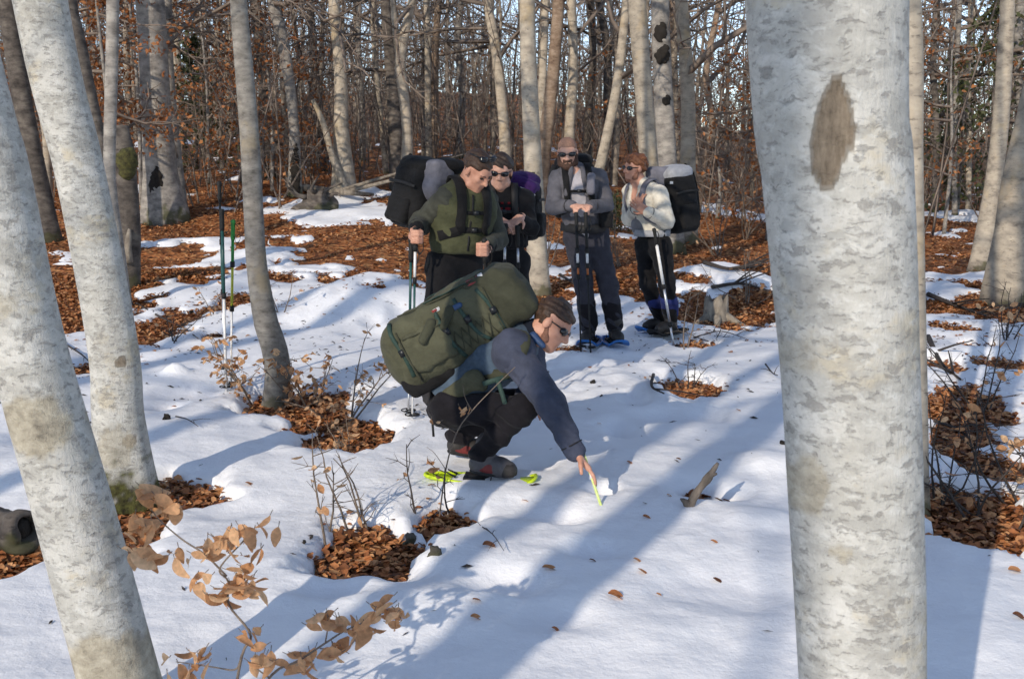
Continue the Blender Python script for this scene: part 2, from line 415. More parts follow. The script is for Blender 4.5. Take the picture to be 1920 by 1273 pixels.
def make_leaf(name, dark, mid, light, trans=0.25):
    m, n, l, b = newmat(name)
    g = n.new('ShaderNodeNewGeometry'); oi = n.new('ShaderNodeObjectInfo')
    ad = n.new('ShaderNodeMath'); ad.operation = 'ADD'; l.new(g.outputs['Random Per Island'], ad.inputs[0]); l.new(oi.outputs['Random'], ad.inputs[1])
    fr = n.new('ShaderNodeMath'); fr.operation = 'FRACT'; l.new(ad.outputs[0], fr.inputs[0])
    r = ramp(n, [(0.0, dark), (0.52, mid), (1.0, light)]); l.new(fr.outputs[0], r.inputs[0])
    tc = n.new('ShaderNodeTexCoord').outputs['Object']; t = noise(n, l, tc, 60, 3); tr = ramp(n, [(0.3, 0.62), (0.65, 1.0)]); l.new(t.outputs[0], tr.inputs[0])
    c = mixc(n, l, 1.0, r.outputs[0], tr.outputs[0], 'MULTIPLY'); l.new(c, b.inputs['Base Color'])
    b.inputs['Roughness'].default_value = 0.6; b.inputs['Specular IOR Level'].default_value = 0.3
    if trans:
        td = n.new('ShaderNodeBsdfTranslucent'); l.new(c, td.inputs[0]); mx = n.new('ShaderNodeMixShader'); mx.inputs[0].default_value = trans
        l.new(b.outputs[0], mx.inputs[1]); l.new(td.outputs[0], mx.inputs[2]); l.new(mx.outputs[0], n['Material Output'].inputs[0])
    return m
def make_bark(name, pale, mid, dark, moss=0.0, lichen=0.0, ms=1.0, rnd=0.25):
    m, n, l, b = newmat(name)
    tc = n.new('ShaderNodeTexCoord').outputs['Object']
    a = noise(n, l, tc, 5.0 * ms, 6, 0.62, (1, 1, 1.9)); r = ramp(n, [(0.30, dark), (0.47, mid), (0.66, pale)]); l.new(a.outputs[0], r.inputs[0]); c = r.outputs[0]
    s = noise(n, l, tc, 15 * ms, 5, 0.7, (1, 1, 3.2), (3, 1, 0)); sr = ramp(n, [(0.58, 0.0), (0.70, 0.75)]); l.new(s.outputs[0], sr.inputs[0])
    c = mixc(n, l, sr.outputs[0], c, tuple(v * 0.75 for v in dark))
    q = noise(n, l, tc, 2.1 * ms, 4, 0.6, (1, 1, 1), (7, 3, 1)); qr = ramp(n, [(0.55, 0.0), (0.70, 0.8)]); l.new(q.outputs[0], qr.inputs[0])
    if lichen: c = mixc(n, l, qr.outputs[0], c, (pale[0] * 1.02, pale[1] * 0.9, pale[2] * 0.68))
    oi = n.new('ShaderNodeObjectInfo'); mr = n.new('ShaderNodeMapRange'); l.new(oi.outputs['Random'], mr.inputs[0]); mr.inputs[3].default_value = 1 - rnd; mr.inputs[4].default_value = 1.0
    c = mixc(n, l, 1.0, c, mr.outputs[0], 'MULTIPLY')
    if moss:
        sz = n.new('ShaderNodeSeparateXYZ'); l.new(tc, sz.inputs[0])
        k = noise(n, l, tc, 3, 4); mm = n.new('ShaderNodeMath'); mm.operation = 'MULTIPLY_ADD'; l.new(sz.outputs[2], mm.inputs[0]); mm.inputs[1].default_value = -0.55; l.new(k.outputs[0], mm.inputs[2])
        kr = ramp(n, [(0.42, 0.0), (0.52, moss)]); l.new(mm.outputs[0], kr.inputs[0]); c = mixc(n, l, kr.outputs[0], c, (0.055, 0.06, 0.018))
    l.new(c, b.inputs['Base Color']); b.inputs['Roughness'].default_value = 0.8; b.inputs['Specular IOR Level'].default_value = 0.25
    ad = n.new('ShaderNodeMath'); ad.operation = 'SUBTRACT'; l.new(a.outputs[0], ad.inputs[0]); l.new(sr.outputs[0], ad.inputs[1])
    bump(n, l, ad.outputs[0], 0.5, 0.015 / ms, b)
    return m
def make_beech():
    "pale beech bark close by: lichen crusts, crisp grey lens-shaped marks, worn brown patches from attributes"
    m, n, l, b = newmat('beech_bark_close')
    tc = n.new('ShaderNodeTexCoord').outputs['Object']
    w = noise(n, l, tc, 18, 4, 0.65); wm = n.new('ShaderNodeVectorMath'); wm.operation = 'MULTIPLY_ADD'; l.new(w.outputs['Color'], wm.inputs[0]); wm.inputs[1].default_value = (0.05, 0.05, 0.035); l.new(tc, wm.inputs[2]); wv = wm.outputs[0]
    a = noise(n, l, tc, 6, 6, 0.65, (1, 1, 1.6)); r = ramp(n, [(0.30, (0.32, 0.31, 0.28)), (0.46, (0.43, 0.42, 0.385)), (0.64, (0.54, 0.53, 0.495))]); l.new(a.outputs[0], r.inputs[0]); c = r.outputs[0]
    q = noise(n, l, tc, 4.2, 5, 0.65, (1, 1, 1.3), (7, 3, 1)); qr = ramp(n, [(0.55, 0.0), (0.64, 0.6)]); l.new(q.outputs[0], qr.inputs[0]); c = mixc(n, l, qr.outputs[0], c, (0.47, 0.405, 0.285))
    hs = []
    for sc_, zs_, off, lo_, hi_, fac, col in ((13, 2.0, (3, 1, 0), 0.50, 0.60, 0.50, (0.28, 0.275, 0.255)), (26, 2.2, (9, 2, 5), 0.555, 0.62, 0.62, (0.21, 0.20, 0.185)), (95, 1.6, (1, 6, 2), 0.55, 0.68, 0.4, (0.27, 0.26, 0.24)), (30, 5.0, (5, 5, 8), 0.60, 0.65, 0.6, (0.17, 0.165, 0.155))):
        s = noise(n, l, wv, sc_, 5, 0.62, (1, 1, zs_), off); sr = ramp(n, [(lo_, 0.0), (hi_, fac)]); l.new(s.outputs[0], sr.inputs[0]); c = mixc(n, l, sr.outputs[0], c, col); hs.append(sr.outputs[0])
    p = noise(n, l, wv, 26, 4, 0.6, (1, 1, 1.7), (12, 7, 3)); pr = ramp(n, [(0.55, 0.0), (0.68, 0.6)]); l.new(p.outputs[0], pr.inputs[0]); c = mixc(n, l, pr.outputs[0], c, (0.58, 0.58, 0.55))
    at_ = n.new('ShaderNodeAttribute'); at_.attribute_name = 'worn'
    f = noise(n, l, tc, 60, 5, 0.75, (1, 1, 0.35)); fr = ramp(n, [(0.3, (0.10, 0.078, 0.056)), (0.7, (0.26, 0.21, 0.155))]); l.new(f.outputs[0], fr.inputs[0])
    c = mixc(n, l, at_.outputs['Fac'], c, fr.outputs[0])
    rim = ramp(n, [(0.08, 0.0), (0.4, 0.55), (0.95, 0.0)]); l.new(at_.outputs['Fac'], rim.inputs[0]); c = mixc(n, l, rim.outputs[0], c, (0.10, 0.078, 0.05))
    gr_ = n.new('ShaderNodeAttribute'); gr_.attribute_name = 'smooth_grey'
    f3 = noise(n, l, wv, 14, 6, 0.72, (1, 1, 1.3)); f3r = ramp(n, [(0.32, (0.17, 0.15, 0.115)), (0.5, (0.34, 0.305, 0.235)), (0.7, (0.50, 0.46, 0.37))]); l.new(f3.outputs[0], f3r.inputs[0])
    c = mixc(n, l, gr_.outputs['Fac'], c, f3r.outputs[0])
    mo = n.new('ShaderNodeAttribute'); mo.attribute_name = 'moss'
    mc = noise(n, l, tc, 30, 4); mcr = ramp(n, [(0.35, (0.03, 0.026, 0.012)), (0.65, (0.10, 0.10, 0.03))]); l.new(mc.outputs[0], mcr.inputs[0]); c = mixc(n, l, mo.outputs['Fac'], c, mcr.outputs[0])
    l.new(c, b.inputs['Base Color']); b.inputs['Roughness'].default_value = 0.8; b.inputs['Specular IOR Level'].default_value = 0.2
    ad = n.new('ShaderNodeMath'); ad.operation = 'ADD'; l.new(hs[0], ad.inputs[0]); l.new(hs[1], ad.inputs[1])
    ad2 = n.new('ShaderNodeMath'); ad2.operation = 'MULTIPLY_ADD'; l.new(ad.outputs[0], ad2.inputs[0]); ad2.inputs[1].default_value = -0.5; l.new(f.outputs[0], ad2.inputs[2])
    bump(n, l, ad2.outputs[0], 0.7, 0.006, b)
    return m
M['snow'] = make_snow(); M['ground'] = make_ground()
M['litter'] = make_leaf('litter_leaf', (0.10, 0.038, 0.017), (0.44, 0.165, 0.058), (0.66, 0.35, 0.155), 0.0)
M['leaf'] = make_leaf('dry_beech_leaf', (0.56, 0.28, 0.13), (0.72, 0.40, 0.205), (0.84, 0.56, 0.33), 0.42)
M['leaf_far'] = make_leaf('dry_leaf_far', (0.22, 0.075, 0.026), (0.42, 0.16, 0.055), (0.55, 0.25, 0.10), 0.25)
M['needle'] = make_leaf('fir_needle', (0.04, 0.05, 0.022), (0.075, 0.085, 0.035), (0.12, 0.13, 0.05), 0.15)
M['beech'] = make_beech()
M['bark_grey'] = make_bark('bark_grey', (0.40, 0.37, 0.33), (0.25, 0.23, 0.21), (0.12, 0.11, 0.10), 0.8)
M['bark_pale'] = make_bark('bark_pale', (0.52, 0.45, 0.355), (0.38, 0.33, 0.265), (0.17, 0.145, 0.12), 0.7, 0.5)
M['bark_dark'] = make_bark('bark_dark', (0.20, 0.175, 0.15), (0.10, 0.085, 0.075), (0.035, 0.03, 0.027), 0.6)
M['bark_rust'] = make_bark('bark_rust', (0.36, 0.28, 0.21), (0.24, 0.17, 0.12), (0.11, 0.07, 0.05), 0.5)
M['bark_thin'] = make_bark('bark_thin', (0.30, 0.28, 0.25), (0.20, 0.185, 0.165), (0.10, 0.09, 0.08), 0.5, 0.5, 2.0, 0.1)
M['twig'] = plain('twig', (0.22, 0.17, 0.13), (0.10, 0.078, 0.062), 30, 0.8, 0.2)
M['bark_far'] = make_bark('bark_far', (0.42, 0.36, 0.29), (0.22, 0.185, 0.15), (0.07, 0.06, 0.05), 0.0, 0, 0.5, 0.2)
M['twig_far'] = plain('twig_far', (0.27, 0.215, 0.175), (0.075, 0.058, 0.048), 1.5, 0.85, 0)
M['twig_dark'] = plain('twig_dark', (0.06, 0.048, 0.042), None, 30, 0.8, 0.2)
M['deadwood'] = plain('deadwood', (0.30, 0.26, 0.21), (0.12, 0.10, 0.08), 18, 0.85, 0.6, 0.01, 30, sc=(1, 1, 0.4))
M['stick'] = plain('dead_stick', (0.20, 0.165, 0.135), (0.08, 0.065, 0.052), 18, 0.85, 0.6, 0.01, 30, sc=(1, 1, 0.4))
M['near_black'] = plain('hollow_dark', (0.02, 0.016, 0.013), None, 20, 0.9, 0.6, 0.02)  # near-black paints in the dark inside hollows; also black foot and bark bits
M['moss'] = plain('moss', (0.10, 0.095, 0.028), (0.03, 0.026, 0.012), 25, 0.95, 0.8, 0.02)

# ---------------------------------------------------------------- the tree table
# name, depth (None = where the base pixel meets the ground), centre line in the photo from base up, widths, bark, kind of limbs, label
TREES = [
 ('beech_tree', 2.95, [(262, 1420), (225, 1273), (140, 960), (50, 640), (-12, 320), (-75, 60)], [165, 152, 147, 135, 122, 112], 'beech', 'near left', 'pale lichened beech trunk leaning off the left edge with brown worn patches'),
 ('beech_tree', None, [(240, 955), (222, 780), (211, 640), (150, 320), (76, 0)], [118, 95, 92, 89, 94], 'beech', 'second left', 'pale beech trunk leaning left above the leaf-filled snow hollow at its mossy foot'),
 ('beech_tree', 2.12, [(1630, 1800), (1617, 1273), (1606, 950), (1592, 640), (1572, 320), (1551, 0)], [236, 241, 249, 256, 270, 284], 'beech', 'near right', 'thick whitish beech trunk with a brown eye-shaped scar, nearest to the camera'),
 ('beech_tree', 5.1, [(1716, 960), (1713, 640), (1706, 320), (1702, 0)], [58, 50, 48, 46], 'bark_pale', 'plain', 'beech trunk half hidden behind the scarred beech'),
 ('beech_sapling_tree', None, [(512, 768), (521, 705), (513, 650), (497, 600), (481, 500), (475, 400), (467, 250), (455, 100), (447, 0)], [44, 50, 49, 46, 38, 36, 34, 32, 30], 'bark_thin', 'plain', 'slim crooked grey trunk rising from the leafy hollow beside the planted poles'),
 ('snag', 13.0, [(240, 495), (243, 420), (238, 330), (233, 285), (228, 235)], [46, 40, 36, 40, 22], 'bark_dark', 'snag', 'dark broken trunk with a mossy knob behind the leaning beech'),
 ('beech_tree', 12.0, [(222, 480), (212, 400), (205, 320), (210, 120), (212, 0)], [26, 24, 22, 22, 22], 'bark_grey', 'plain', 'thin grey trunk just right of the leaning beech'),
 ('beech_tree', 15.5, [(212, 430), (192, 300), (165, 170), (140, 40), (130, 0)], [30, 28, 26, 24, 24], 'bark_dark', 'plain', 'dark slanting trunk emerging behind the leaning beech'),
 ('beech_tree', 21, [(90, 335), (86, 250), (70, 170), (55, 80), (42, 0)], [16, 15, 15, 14, 13], 'bark_pale', 'plain', 'thin pale trunk between the two near left beeches'),
 ('beech_tree', 17, [(80, 380), (50, 230), (25, 80), (15, 0)], [40, 36, 34, 34], 'bark_dark', 'plain', 'dark trunk behind the beech at the left edge'),
 ('beech_tree', 19.5, [(312, 398), (302, 330), (292, 200), (283, 60), (280, 0)], [78, 62, 54, 52, 50], 'bark_grey', 'hollow', 'broad grey trunk with a dark hollow near its foot'),
 ('beech_tree', 20.5, [(334, 390), (322, 260), (312, 120), (310, 0)], [34, 28, 26, 24], 'bark_grey', 'plain', 'grey trunk grown against the broad hollow trunk'),
 ('beech_tree', 33, [(336, 262), (335, 150), (329, 60), (324, 0)], [17, 15, 14, 14], 'bark_pale', 'plain', 'pale straight trunk above the small dark fir'),
 ('beech_tree', 36, [(416, 276), (413, 150), (411, 60), (410, 0)], [12, 11, 11, 10], 'bark_pale', 'plain', 'thin pale trunk, left one of the pair beyond the planted poles'),
 ('beech_tree', 37, [(430, 278), (428, 220), (427, 120), (434, 0)], [14, 12, 11, 9], 'bark_pale', 'plain', 'thin pale trunk, right one of the pair beyond the planted poles'),
 ('beech_tree', 27, [(500, 285), (497, 180), (488, 80), (478, 0)], [26, 24, 22, 20], 'bark_dark', 'plain', 'dark trunk hung with orange leaves behind the slim crooked trunk'),
 ('beech_tree', 22, [(553, 372), (552, 250), (541, 140), (524, 50), (510, 0)], [28, 20, 20, 22, 20], 'bark_grey', 'charred', 'grey trunk with a charred black foot leaning left'),
 ('beech_tree', 22.5, [(646, 352), (640, 250), (639, 160), (634, 90), (625, 0)], [44, 28, 25, 22, 20], 'bark_pale', 'plain', 'pale grey trunk with spreading roots beside the broken white snag'),
 ('snag', 22.2, [(640, 335), (622, 290), (612, 250), (600, 215), (586, 188)], [16, 13, 12, 11, 7], 'bark_pale', 'bare', 'short broken white snag leaning against a grey trunk'),
 ('beech_tree', 29, [(722, 302), (712, 200), (705, 130), (699, 60), (700, 0)], [11, 9, 9, 8, 8], 'bark_pale', 'plain', 'very thin pale trunk left of the forked trunk'),
 ('beech_tree', 23, [(763, 320), (764, 250), (757, 180), (750, 112), (762, 50), (772, 0)], [24, 20, 20, 22, 16, 14], 'bark_pale', 'fork', 'pale forked trunk straight above the black backpack'),
 ('beech_tree', 25, [(744, 300), (737, 180), (730, 90), (722, 0)], [30, 24, 20, 18], 'bark_dark', 'plain', 'dark mossy trunk grown against the pale forked trunk'),
 ('beech_tree', 28, [(804, 300), (802, 180), (802, 80), (800, 0)], [13, 12, 12, 11], 'bark_pale', 'plain', 'narrow pale trunk right of the forked trunk'),
 ('beech_tree', 31, [(812, 300), (815, 160), (817, 70), (822, 0)], [16, 14, 14, 13], 'bark_rust', 'plain', 'brownish trunk above the grey top of the black backpack'),
 ('beech_tree', 24, [(948, 310), (944, 230), (929, 90), (913, 0)], [24, 20, 18, 16], 'bark_pale', 'plain', 'pale leaning trunk above the dark-haired hiker'),
 ('beech_tree', 12.6, [(1012, 545), (1004, 400), (997, 260), (991, 130), (988, 0)], [42, 36, 31, 29, 28], 'bark_pale', 'plain', 'straight trunk standing between the dark-haired hiker and the bearded hiker'),
 ('beech_tree', 24, [(1012, 330), (1014, 220), (1018, 130), (1023, 0)], [16, 15, 14, 14], 'bark_pale', 'plain', 'thin pale trunk touching the right side of the straight trunk'),
 ('beech_tree', 21, [(1014, 350), (1020, 280), (1036, 150), (1048, 0)], [28, 25, 23, 22], 'bark_rust', 'plain', 'rusty brown trunk leaning right behind the straight trunk'),
 ('beech_tree', 26, [(1066, 330), (1069, 230), (1075, 130), (1071, 0)], [22, 18, 18, 17], 'bark_pale', 'plain', 'pale trunk directly above the bearded hiker'),
 ('beech_tree', 20, [(1112, 360), (1130, 290), (1156, 165), (1171, 45), (1180, -40)], [22, 19, 17, 16, 15], 'bark_pale', 'plain', 'pale trunk slanting steeply right between the two hikers'),
 ('beech_tree', 14.5, [(1224, 430), (1217, 300), (1205, 140), (1194, 0)], [42, 35, 34, 33], 'bark_pale', 'plain', 'stout smooth pale trunk above the hiker in the white jacket'),
 ('beech_tree', 17.5, [(1253, 420), (1250, 300), (1243, 150), (1238, 0)], [52, 38, 34, 32], 'bark_grey', 'holes', 'grey trunk with black holes beside the stout pale trunk'),
 ('beech_tree', 18.5, [(1290, 400), (1290, 310), (1289, 170), (1277, 0)], [36, 28, 25, 24], 'bark_pale', 'plain', 'pale trunk above the black and grey backpack'),
 ('beech_tree', 24, [(1314, 330), (1320, 285), (1336, 231), (1324, 135), (1350, 0)], [16, 13, 12, 12, 10], 'bark_rust', 'plain', 'thin kinked trunk against the sky left of the scarred beech'),
 ('beech_tree', 15.0, [(1846, 445), (1862, 352), (1877, 226), (1885, 90), (1889, 0)], [36, 31, 29, 27, 25], 'bark_pale', 'plain', 'pale curving trunk at the top right above the mossy foot'),
 ('beech_tree', 12.5, [(1893, 525), (1896, 440), (1906, 340), (1935, 200), (1970, 0)], [84, 58, 50, 46, 42], 'bark_pale', 'plain', 'broad trunk with a mossy foot cut by the right edge'),
 ('beech_tree', 27, [(1790, 392), (1790, 250), (1794, 120), (1800, 0)], [10, 9, 9, 8], 'bark_grey', 'plain', 'slender grey stem right of the scarred beech'),
 ('beech_tree', 29, [(1815, 390), (1817, 280), (1815, 150), (1822, 0)], [11, 10, 9, 9], 'bark_pale', 'plain', 'slender pale stem among the green brush on the right'),
 ('beech_tree', 30, [(605, 280), (592, 150), (585, 60), (580, 0)], [18, 16, 15, 14], 'bark_dark', 'plain', 'dark trunk behind the broken white snag'),
 ('beech_tree', 26, [(463, 290), (468, 180), (462, 80), (458, 0)], [20, 18, 17, 16], 'bark_dark', 'plain', 'dark trunk close behind the slim crooked trunk'),
 ('beech_tree', 33, [(680, 290), (678, 180), (672, 80), (674, 0)], [12, 11, 10, 10], 'bark_grey', 'plain', 'grey stem midway between the root-flared trunk and the forked trunk'),
 ('beech_tree', 34, [(862, 300), (866, 180), (858, 80), (866, 0)], [15, 13, 12, 12], 'bark_grey', 'plain', 'grey trunk above the hiker in the green jacket'),
 ('beech_tree', 30, [(1150, 330), (1140, 200), (1138, 90), (1122, 0)], [18, 16, 15, 14], 'bark_dark', 'plain', 'dark trunk crossing behind the slanting pale trunk'),
 ('beech_tree', 31, [(1098, 330), (1103, 220), (1112, 100), (1104, 0)], [16, 14, 13, 12], 'bark_dark', 'plain', 'dark stem just right of the trunk above the bearded hiker'),
 ('beech_tree', 33, [(1268, 340), (1262, 200), (1264, 90), (1258, 0)], [14, 13, 12, 12], 'bark_rust', 'plain', 'brown stem squeezed between the holed trunk and its right neighbour'),
 ('beech_tree', 24, [(128, 330), (118, 220), (108, 100), (96, 0)], [22, 20, 19, 18], 'bark_dark', 'plain', 'dark trunk glimpsed left of the leaning beech'),
 ('beech_tree', 28, [(1752, 395), (1756, 250), (1750, 120), (1757, 0)], [14, 12, 12, 11], 'bark_dark', 'plain', 'dark stem close to the right edge of the scarred beech'),
 ('beech_tree', 26, [(1912, 330), (1914, 220), (1908, 100), (1915, 0)], [20, 18, 17, 16], 'bark_grey', 'plain', 'grey trunk at the far right above the broad mossy trunk'),
]
TR = []
for nm, Y, line, wid, bark, kind, label in TREES:
    if Y is None:
        Y = gb(*line[0])[1]
    P = np.array([at(px, py, Y) for px, py in line])
    R = np.array([0.5 * ww * Y / FPX for ww in wid])
    # the foot goes down to the ground, below the lowest point seen if that is hidden
    z0 = float(base(P[0][0], P[0][1])) - 0.12
    if P[0][2] > z0 + 0.02:
        d = P[0] - P[1]; k = (P[0][2] - z0) / max(-d[2], 1e-3)
        foot = P[0] + d * k
        P = np.vstack([foot, P]); R = np.concatenate([[R[0] * 1.05], R])
    TR.append((nm, Y, P, R, bark, kind, label))
    TREE_PITS.append((P[0][0], P[0][1], R[0] * 1.15 + (0.06 if Y < 8 else 0.25)))

# ---------------------------------------------------------------- ground and snow
def sheet(ys, half, cols, zf):
    u = np.linspace(-1, 1, cols)
    Y, Uu = np.meshgrid(ys, u, indexing='ij')
    X = Uu * half(Y)
    Z = zf(X, Y)
    V = np.stack([X, Y, Z], -1).reshape(-1, 3)
    r, c = len(ys), cols
    i = np.arange(r - 1)[:, None] * c + np.arange(c - 1)[None]
    Fq = np.stack([i, i + 1, i + c + 1, i + c], -1).reshape(-1, 4)
    return V, Fq
def rows(segs):
    out = []
    for a, b, f in segs:
        y = a
        while y < b: out.append(y); y += f(y)
    return np.array(out)
gy = rows([(-45, 2, lambda y: 1.0), (2, 12, lambda y: 0.12), (12, 60, lambda y: 0.011 * y), (60, 240, lambda y: 0.05 * y)])
ground = put('ground', sheet(gy, lambda y: 20 + 0.85 * np.maximum(y, 0), 171, base), M['ground'])
tag(ground, 'brown ground of fallen leaves rising into the wood', 'ground', kind='structure')
sy = rows([(-45, 1.5, lambda y: 0.6), (1.5, 2.9, lambda y: 0.06), (2.9, 5.0, lambda y: 0.024), (5.0, 46, lambda y: 0.0058 * y)])
snow = put('snow', sheet(sy, lambda y: 2.6 + 0.60 * np.maximum(y, 0) + 14 * sstep(2.6, -3.0, y), 351, snow_top), M['snow'])
tag(snow, 'white snow sheet with melted hollows and soft drifts', 'snow', kind='structure')

# ---------------------------------------------------------------- leaf litter, too many to count
def litter_field():
    P = []
    def scatter(n, y0, y1, wide, dens):
        y = np.sqrt(RNG.uniform(y0 ** 2, y1 ** 2, n)); x = RNG.uniform(-1, 1, n) * (wide * y + 0.8)
        keep = cover(x, y) < 0.02
        return np.stack([x[keep], y[keep]], 1)
    P.append(scatter(90000, 3.0, 8.0, 0.56, 1)); P.append(scatter(85000, 8.0, 14.0, 0.54, 1)); P.append(scatter(34000, 14.0, 25.0, 0.52, 1))
    for cx, cy, rx, ry in HOLES_W[:12]:
        k = int(1700 * rx * ry * math.pi) + 40
        q = np.stack([cx + RNG.uniform(-1.5, 1.5, k) * rx, cy + RNG.uniform(-1.5, 1.5, k) * ry], 1)
        P.append(q[cover(q[:, 0], q[:, 1]) < 0.02])
    P = np.concatenate(P); N0 = len(P)
    y = RNG.uniform(3.2, 13, 26000); x = RNG.uniform(-.54, .54, 26000) * y; cv = cover(x, y)
    k = (cv > .02) & (RNG.uniform(0, 1, len(x)) < .22 * np.clip(.75 - cv, 0, 1) + .02 * sstep(7, 11, y)); P = np.concatenate([P, np.stack([x[k], y[k]], 1)]); N = len(P)
    z = base(P[:, 0], P[:, 1]) + RNG.uniform(0.0, 0.035, N)
    z[N0:] = snow_top(P[N0:, 0], P[N0:, 1]) + 0.006
    L = RNG.uniform(0.026, 0.060, N) * (1 + 0.35 * sstep(10, 20, P[:, 1])); W = L * RNG.uniform(0.24, 0.34, N)
    curl = RNG.uniform(0.1, 0.6, N) * W
    loc = np.zeros((N, 6, 3))
    loc[:, 0, 0] = -L / 2; loc[:, 3, 0] = L / 2
    loc[:, 1] = np.stack([-L * .18, W, curl], 1); loc[:, 2] = np.stack([L * .2, W * .85, curl * 1.2], 1)
    loc[:, 5] = np.stack([-L * .18, -W, curl], 1); loc[:, 4] = np.stack([L * .2, -W * .85, curl * 1.2], 1)
    a = RNG.uniform(0, 2 * math.pi, N); tx = RNG.normal(0, 0.33, N); ty = RNG.normal(0, 0.33, N); tx[N0:] *= .3; ty[N0:] *= .3
    ca, sa = np.cos(a), np.sin(a)
    X, Yy, Z = loc[..., 0], loc[..., 1], loc[..., 2]
    Z = Z + X * tx[:, None] + Yy * ty[:, None]
    V = np.stack([X * ca[:, None] - Yy * sa[:, None] + P[:, 0][:, None], X * sa[:, None] + Yy * ca[:, None] + P[:, 1][:, None], Z + z[:, None]], -1).reshape(-1, 3)
    b = np.arange(N)[:, None] * 6
    Fq = np.concatenate([b + np.array([[0, 3, 2, 1]]), b + np.array([[0, 5, 4, 3]])])
    print('litter leaves', N)
    return V, Fq
tag(put('leaf_litter', litter_field(), M['litter'], smooth=False), 'rust brown fallen beech leaves filling the bare hollows', 'leaf litter', kind='stuff')

# ---------------------------------------------------------------- twigs and limbs
def branchy(rng, length, rad, n1=7, n2=4, up=0.35, k=4, leaves=None, droop=0.0):
    "one limb along +X with side branches and twigs; returns tubes and leaf spots"
    tubes = []; spots = []
    def walk(p, d, ln, r, seg, kk, wob):
        pts = [np.array(p, float)]
        for i in range(seg):
            d = nrm(d + rng.normal(0, wob, 3) + np.array([0, 0, up * 0.12 - droop * 0.1]))
            pts.append(pts[-1] + d * ln / seg)
        rr = np.linspace(r, r * 0.35, seg + 1); tubes.append((np.array(pts), rr, kk)); return np.array(pts), d
    main, _ = walk((0, 0, 0), (1, 0, up), length, rad, 5, k, 0.16)
    for i in range(n1):
        t = rng.uniform(0.18, 1.0) * 5; j = min(int(t), 4); p = main[j] + (main[j + 1] - main[j]) * (t - j)
        d = nrm(main[j + 1] - main[j]); s = nrm(np.cross(d, rng.normal(0, 1, 3)))
        b, _ = walk(p, d * 0.75 + s * 0.8, length * rng.uniform(0.28, 0.5), rad * 0.42, 3, 3, 0.22)
        for q in range(n2):
            t2 = rng.uniform(0.15, 1.0) * 3; j2 = min(int(t2), 2); p2 = b[j2] + (b[j2 + 1] - b[j2]) * (t2 - j2)
            d2 = nrm(b[j2 + 1] - b[j2]); s2 = nrm(np.cross(d2, rng.normal(0, 1, 3)))
            tw, _ = walk(p2, d2 * 0.7 + s2 * 0.8, length * rng.uniform(0.1, 0.22), rad * 0.2, 2, 3, 0.25)
            spots.append(tw[-1]); spots.append(tw[1])
    return tubes, spots
def merge(tubes):
    Vs, Fs, n = [], [], 0
    for P, R, k in tubes:
        V, F = tube(P, R, k, False); Vs.append(V); Fs.append(np.array(F) + n); n += len(V)
    return np.concatenate(Vs), np.concatenate(Fs)
LIMBS = []
for s in range(7):
    r = np.random.default_rng(100 + s); t, sp = branchy(r, 2.4, 0.045, 7, 4, 0.5); LIMBS.append((*merge(t), np.array(sp)))
LIGHT_LIMBS = []
for s in range(6):
    r = np.random.default_rng(300 + s); t, sp = branchy(r, 2.4, 0.045, 5, 3, 0.5, 3)
    t = [(P[::2] if len(P) == 3 else P, R[::2] if len(P) == 3 else R, k) for P, R, k in t]
    LIGHT_LIMBS.append((*merge(t), np.array(sp)))
def orient(d, roll):
    d = nrm(d); u = nrm(np.cross([0.1, 0.05, 1.0], d)); v = np.cross(d, u)
    c, s = math.cos(roll), math.sin(roll)
    return np.stack([d, u * c + v * s, -u * s + v * c], 1)
def along(P, h):
    "the point of a rising centre line at height h"
    z = P[:, 2]; i = int(np.clip(np.searchsorted(z, h) - 1, 0, len(P) - 2)); t = (h - z[i]) / max(z[i + 1] - z[i], 1e-4)
    return P[i] + (P[i + 1] - P[i]) * np.clip(t, 0, 1), i
def leaf_cloud(rng, S, size, n, jit):
    "leaf faces hung round the given spots"
    c = S[rng.integers(0, len(S), n)] + rng.normal(0, jit, (n, 3))
    A = rng.normal(0, 1, (n, 3)); A[:, 2] -= 0.5; A /= np.linalg.norm(A, axis=1)[:, None]
    B = np.cross(A, rng.normal(0, 1, (n, 3))); B /= np.linalg.norm(B, axis=1)[:, None]
    L = size * rng.uniform(0.7, 1.2, n)[:, None]
    nn = np.cross(A, B) * L * 0.10
    V = np.stack([c, c + A * L * 0.45 + B * L * 0.28 + nn, c + A * L, c + A * L * 0.45 - B * L * 0.28 + nn], 1).reshape(-1, 3)
    return V, np.arange(n * 4).reshape(-1, 4)

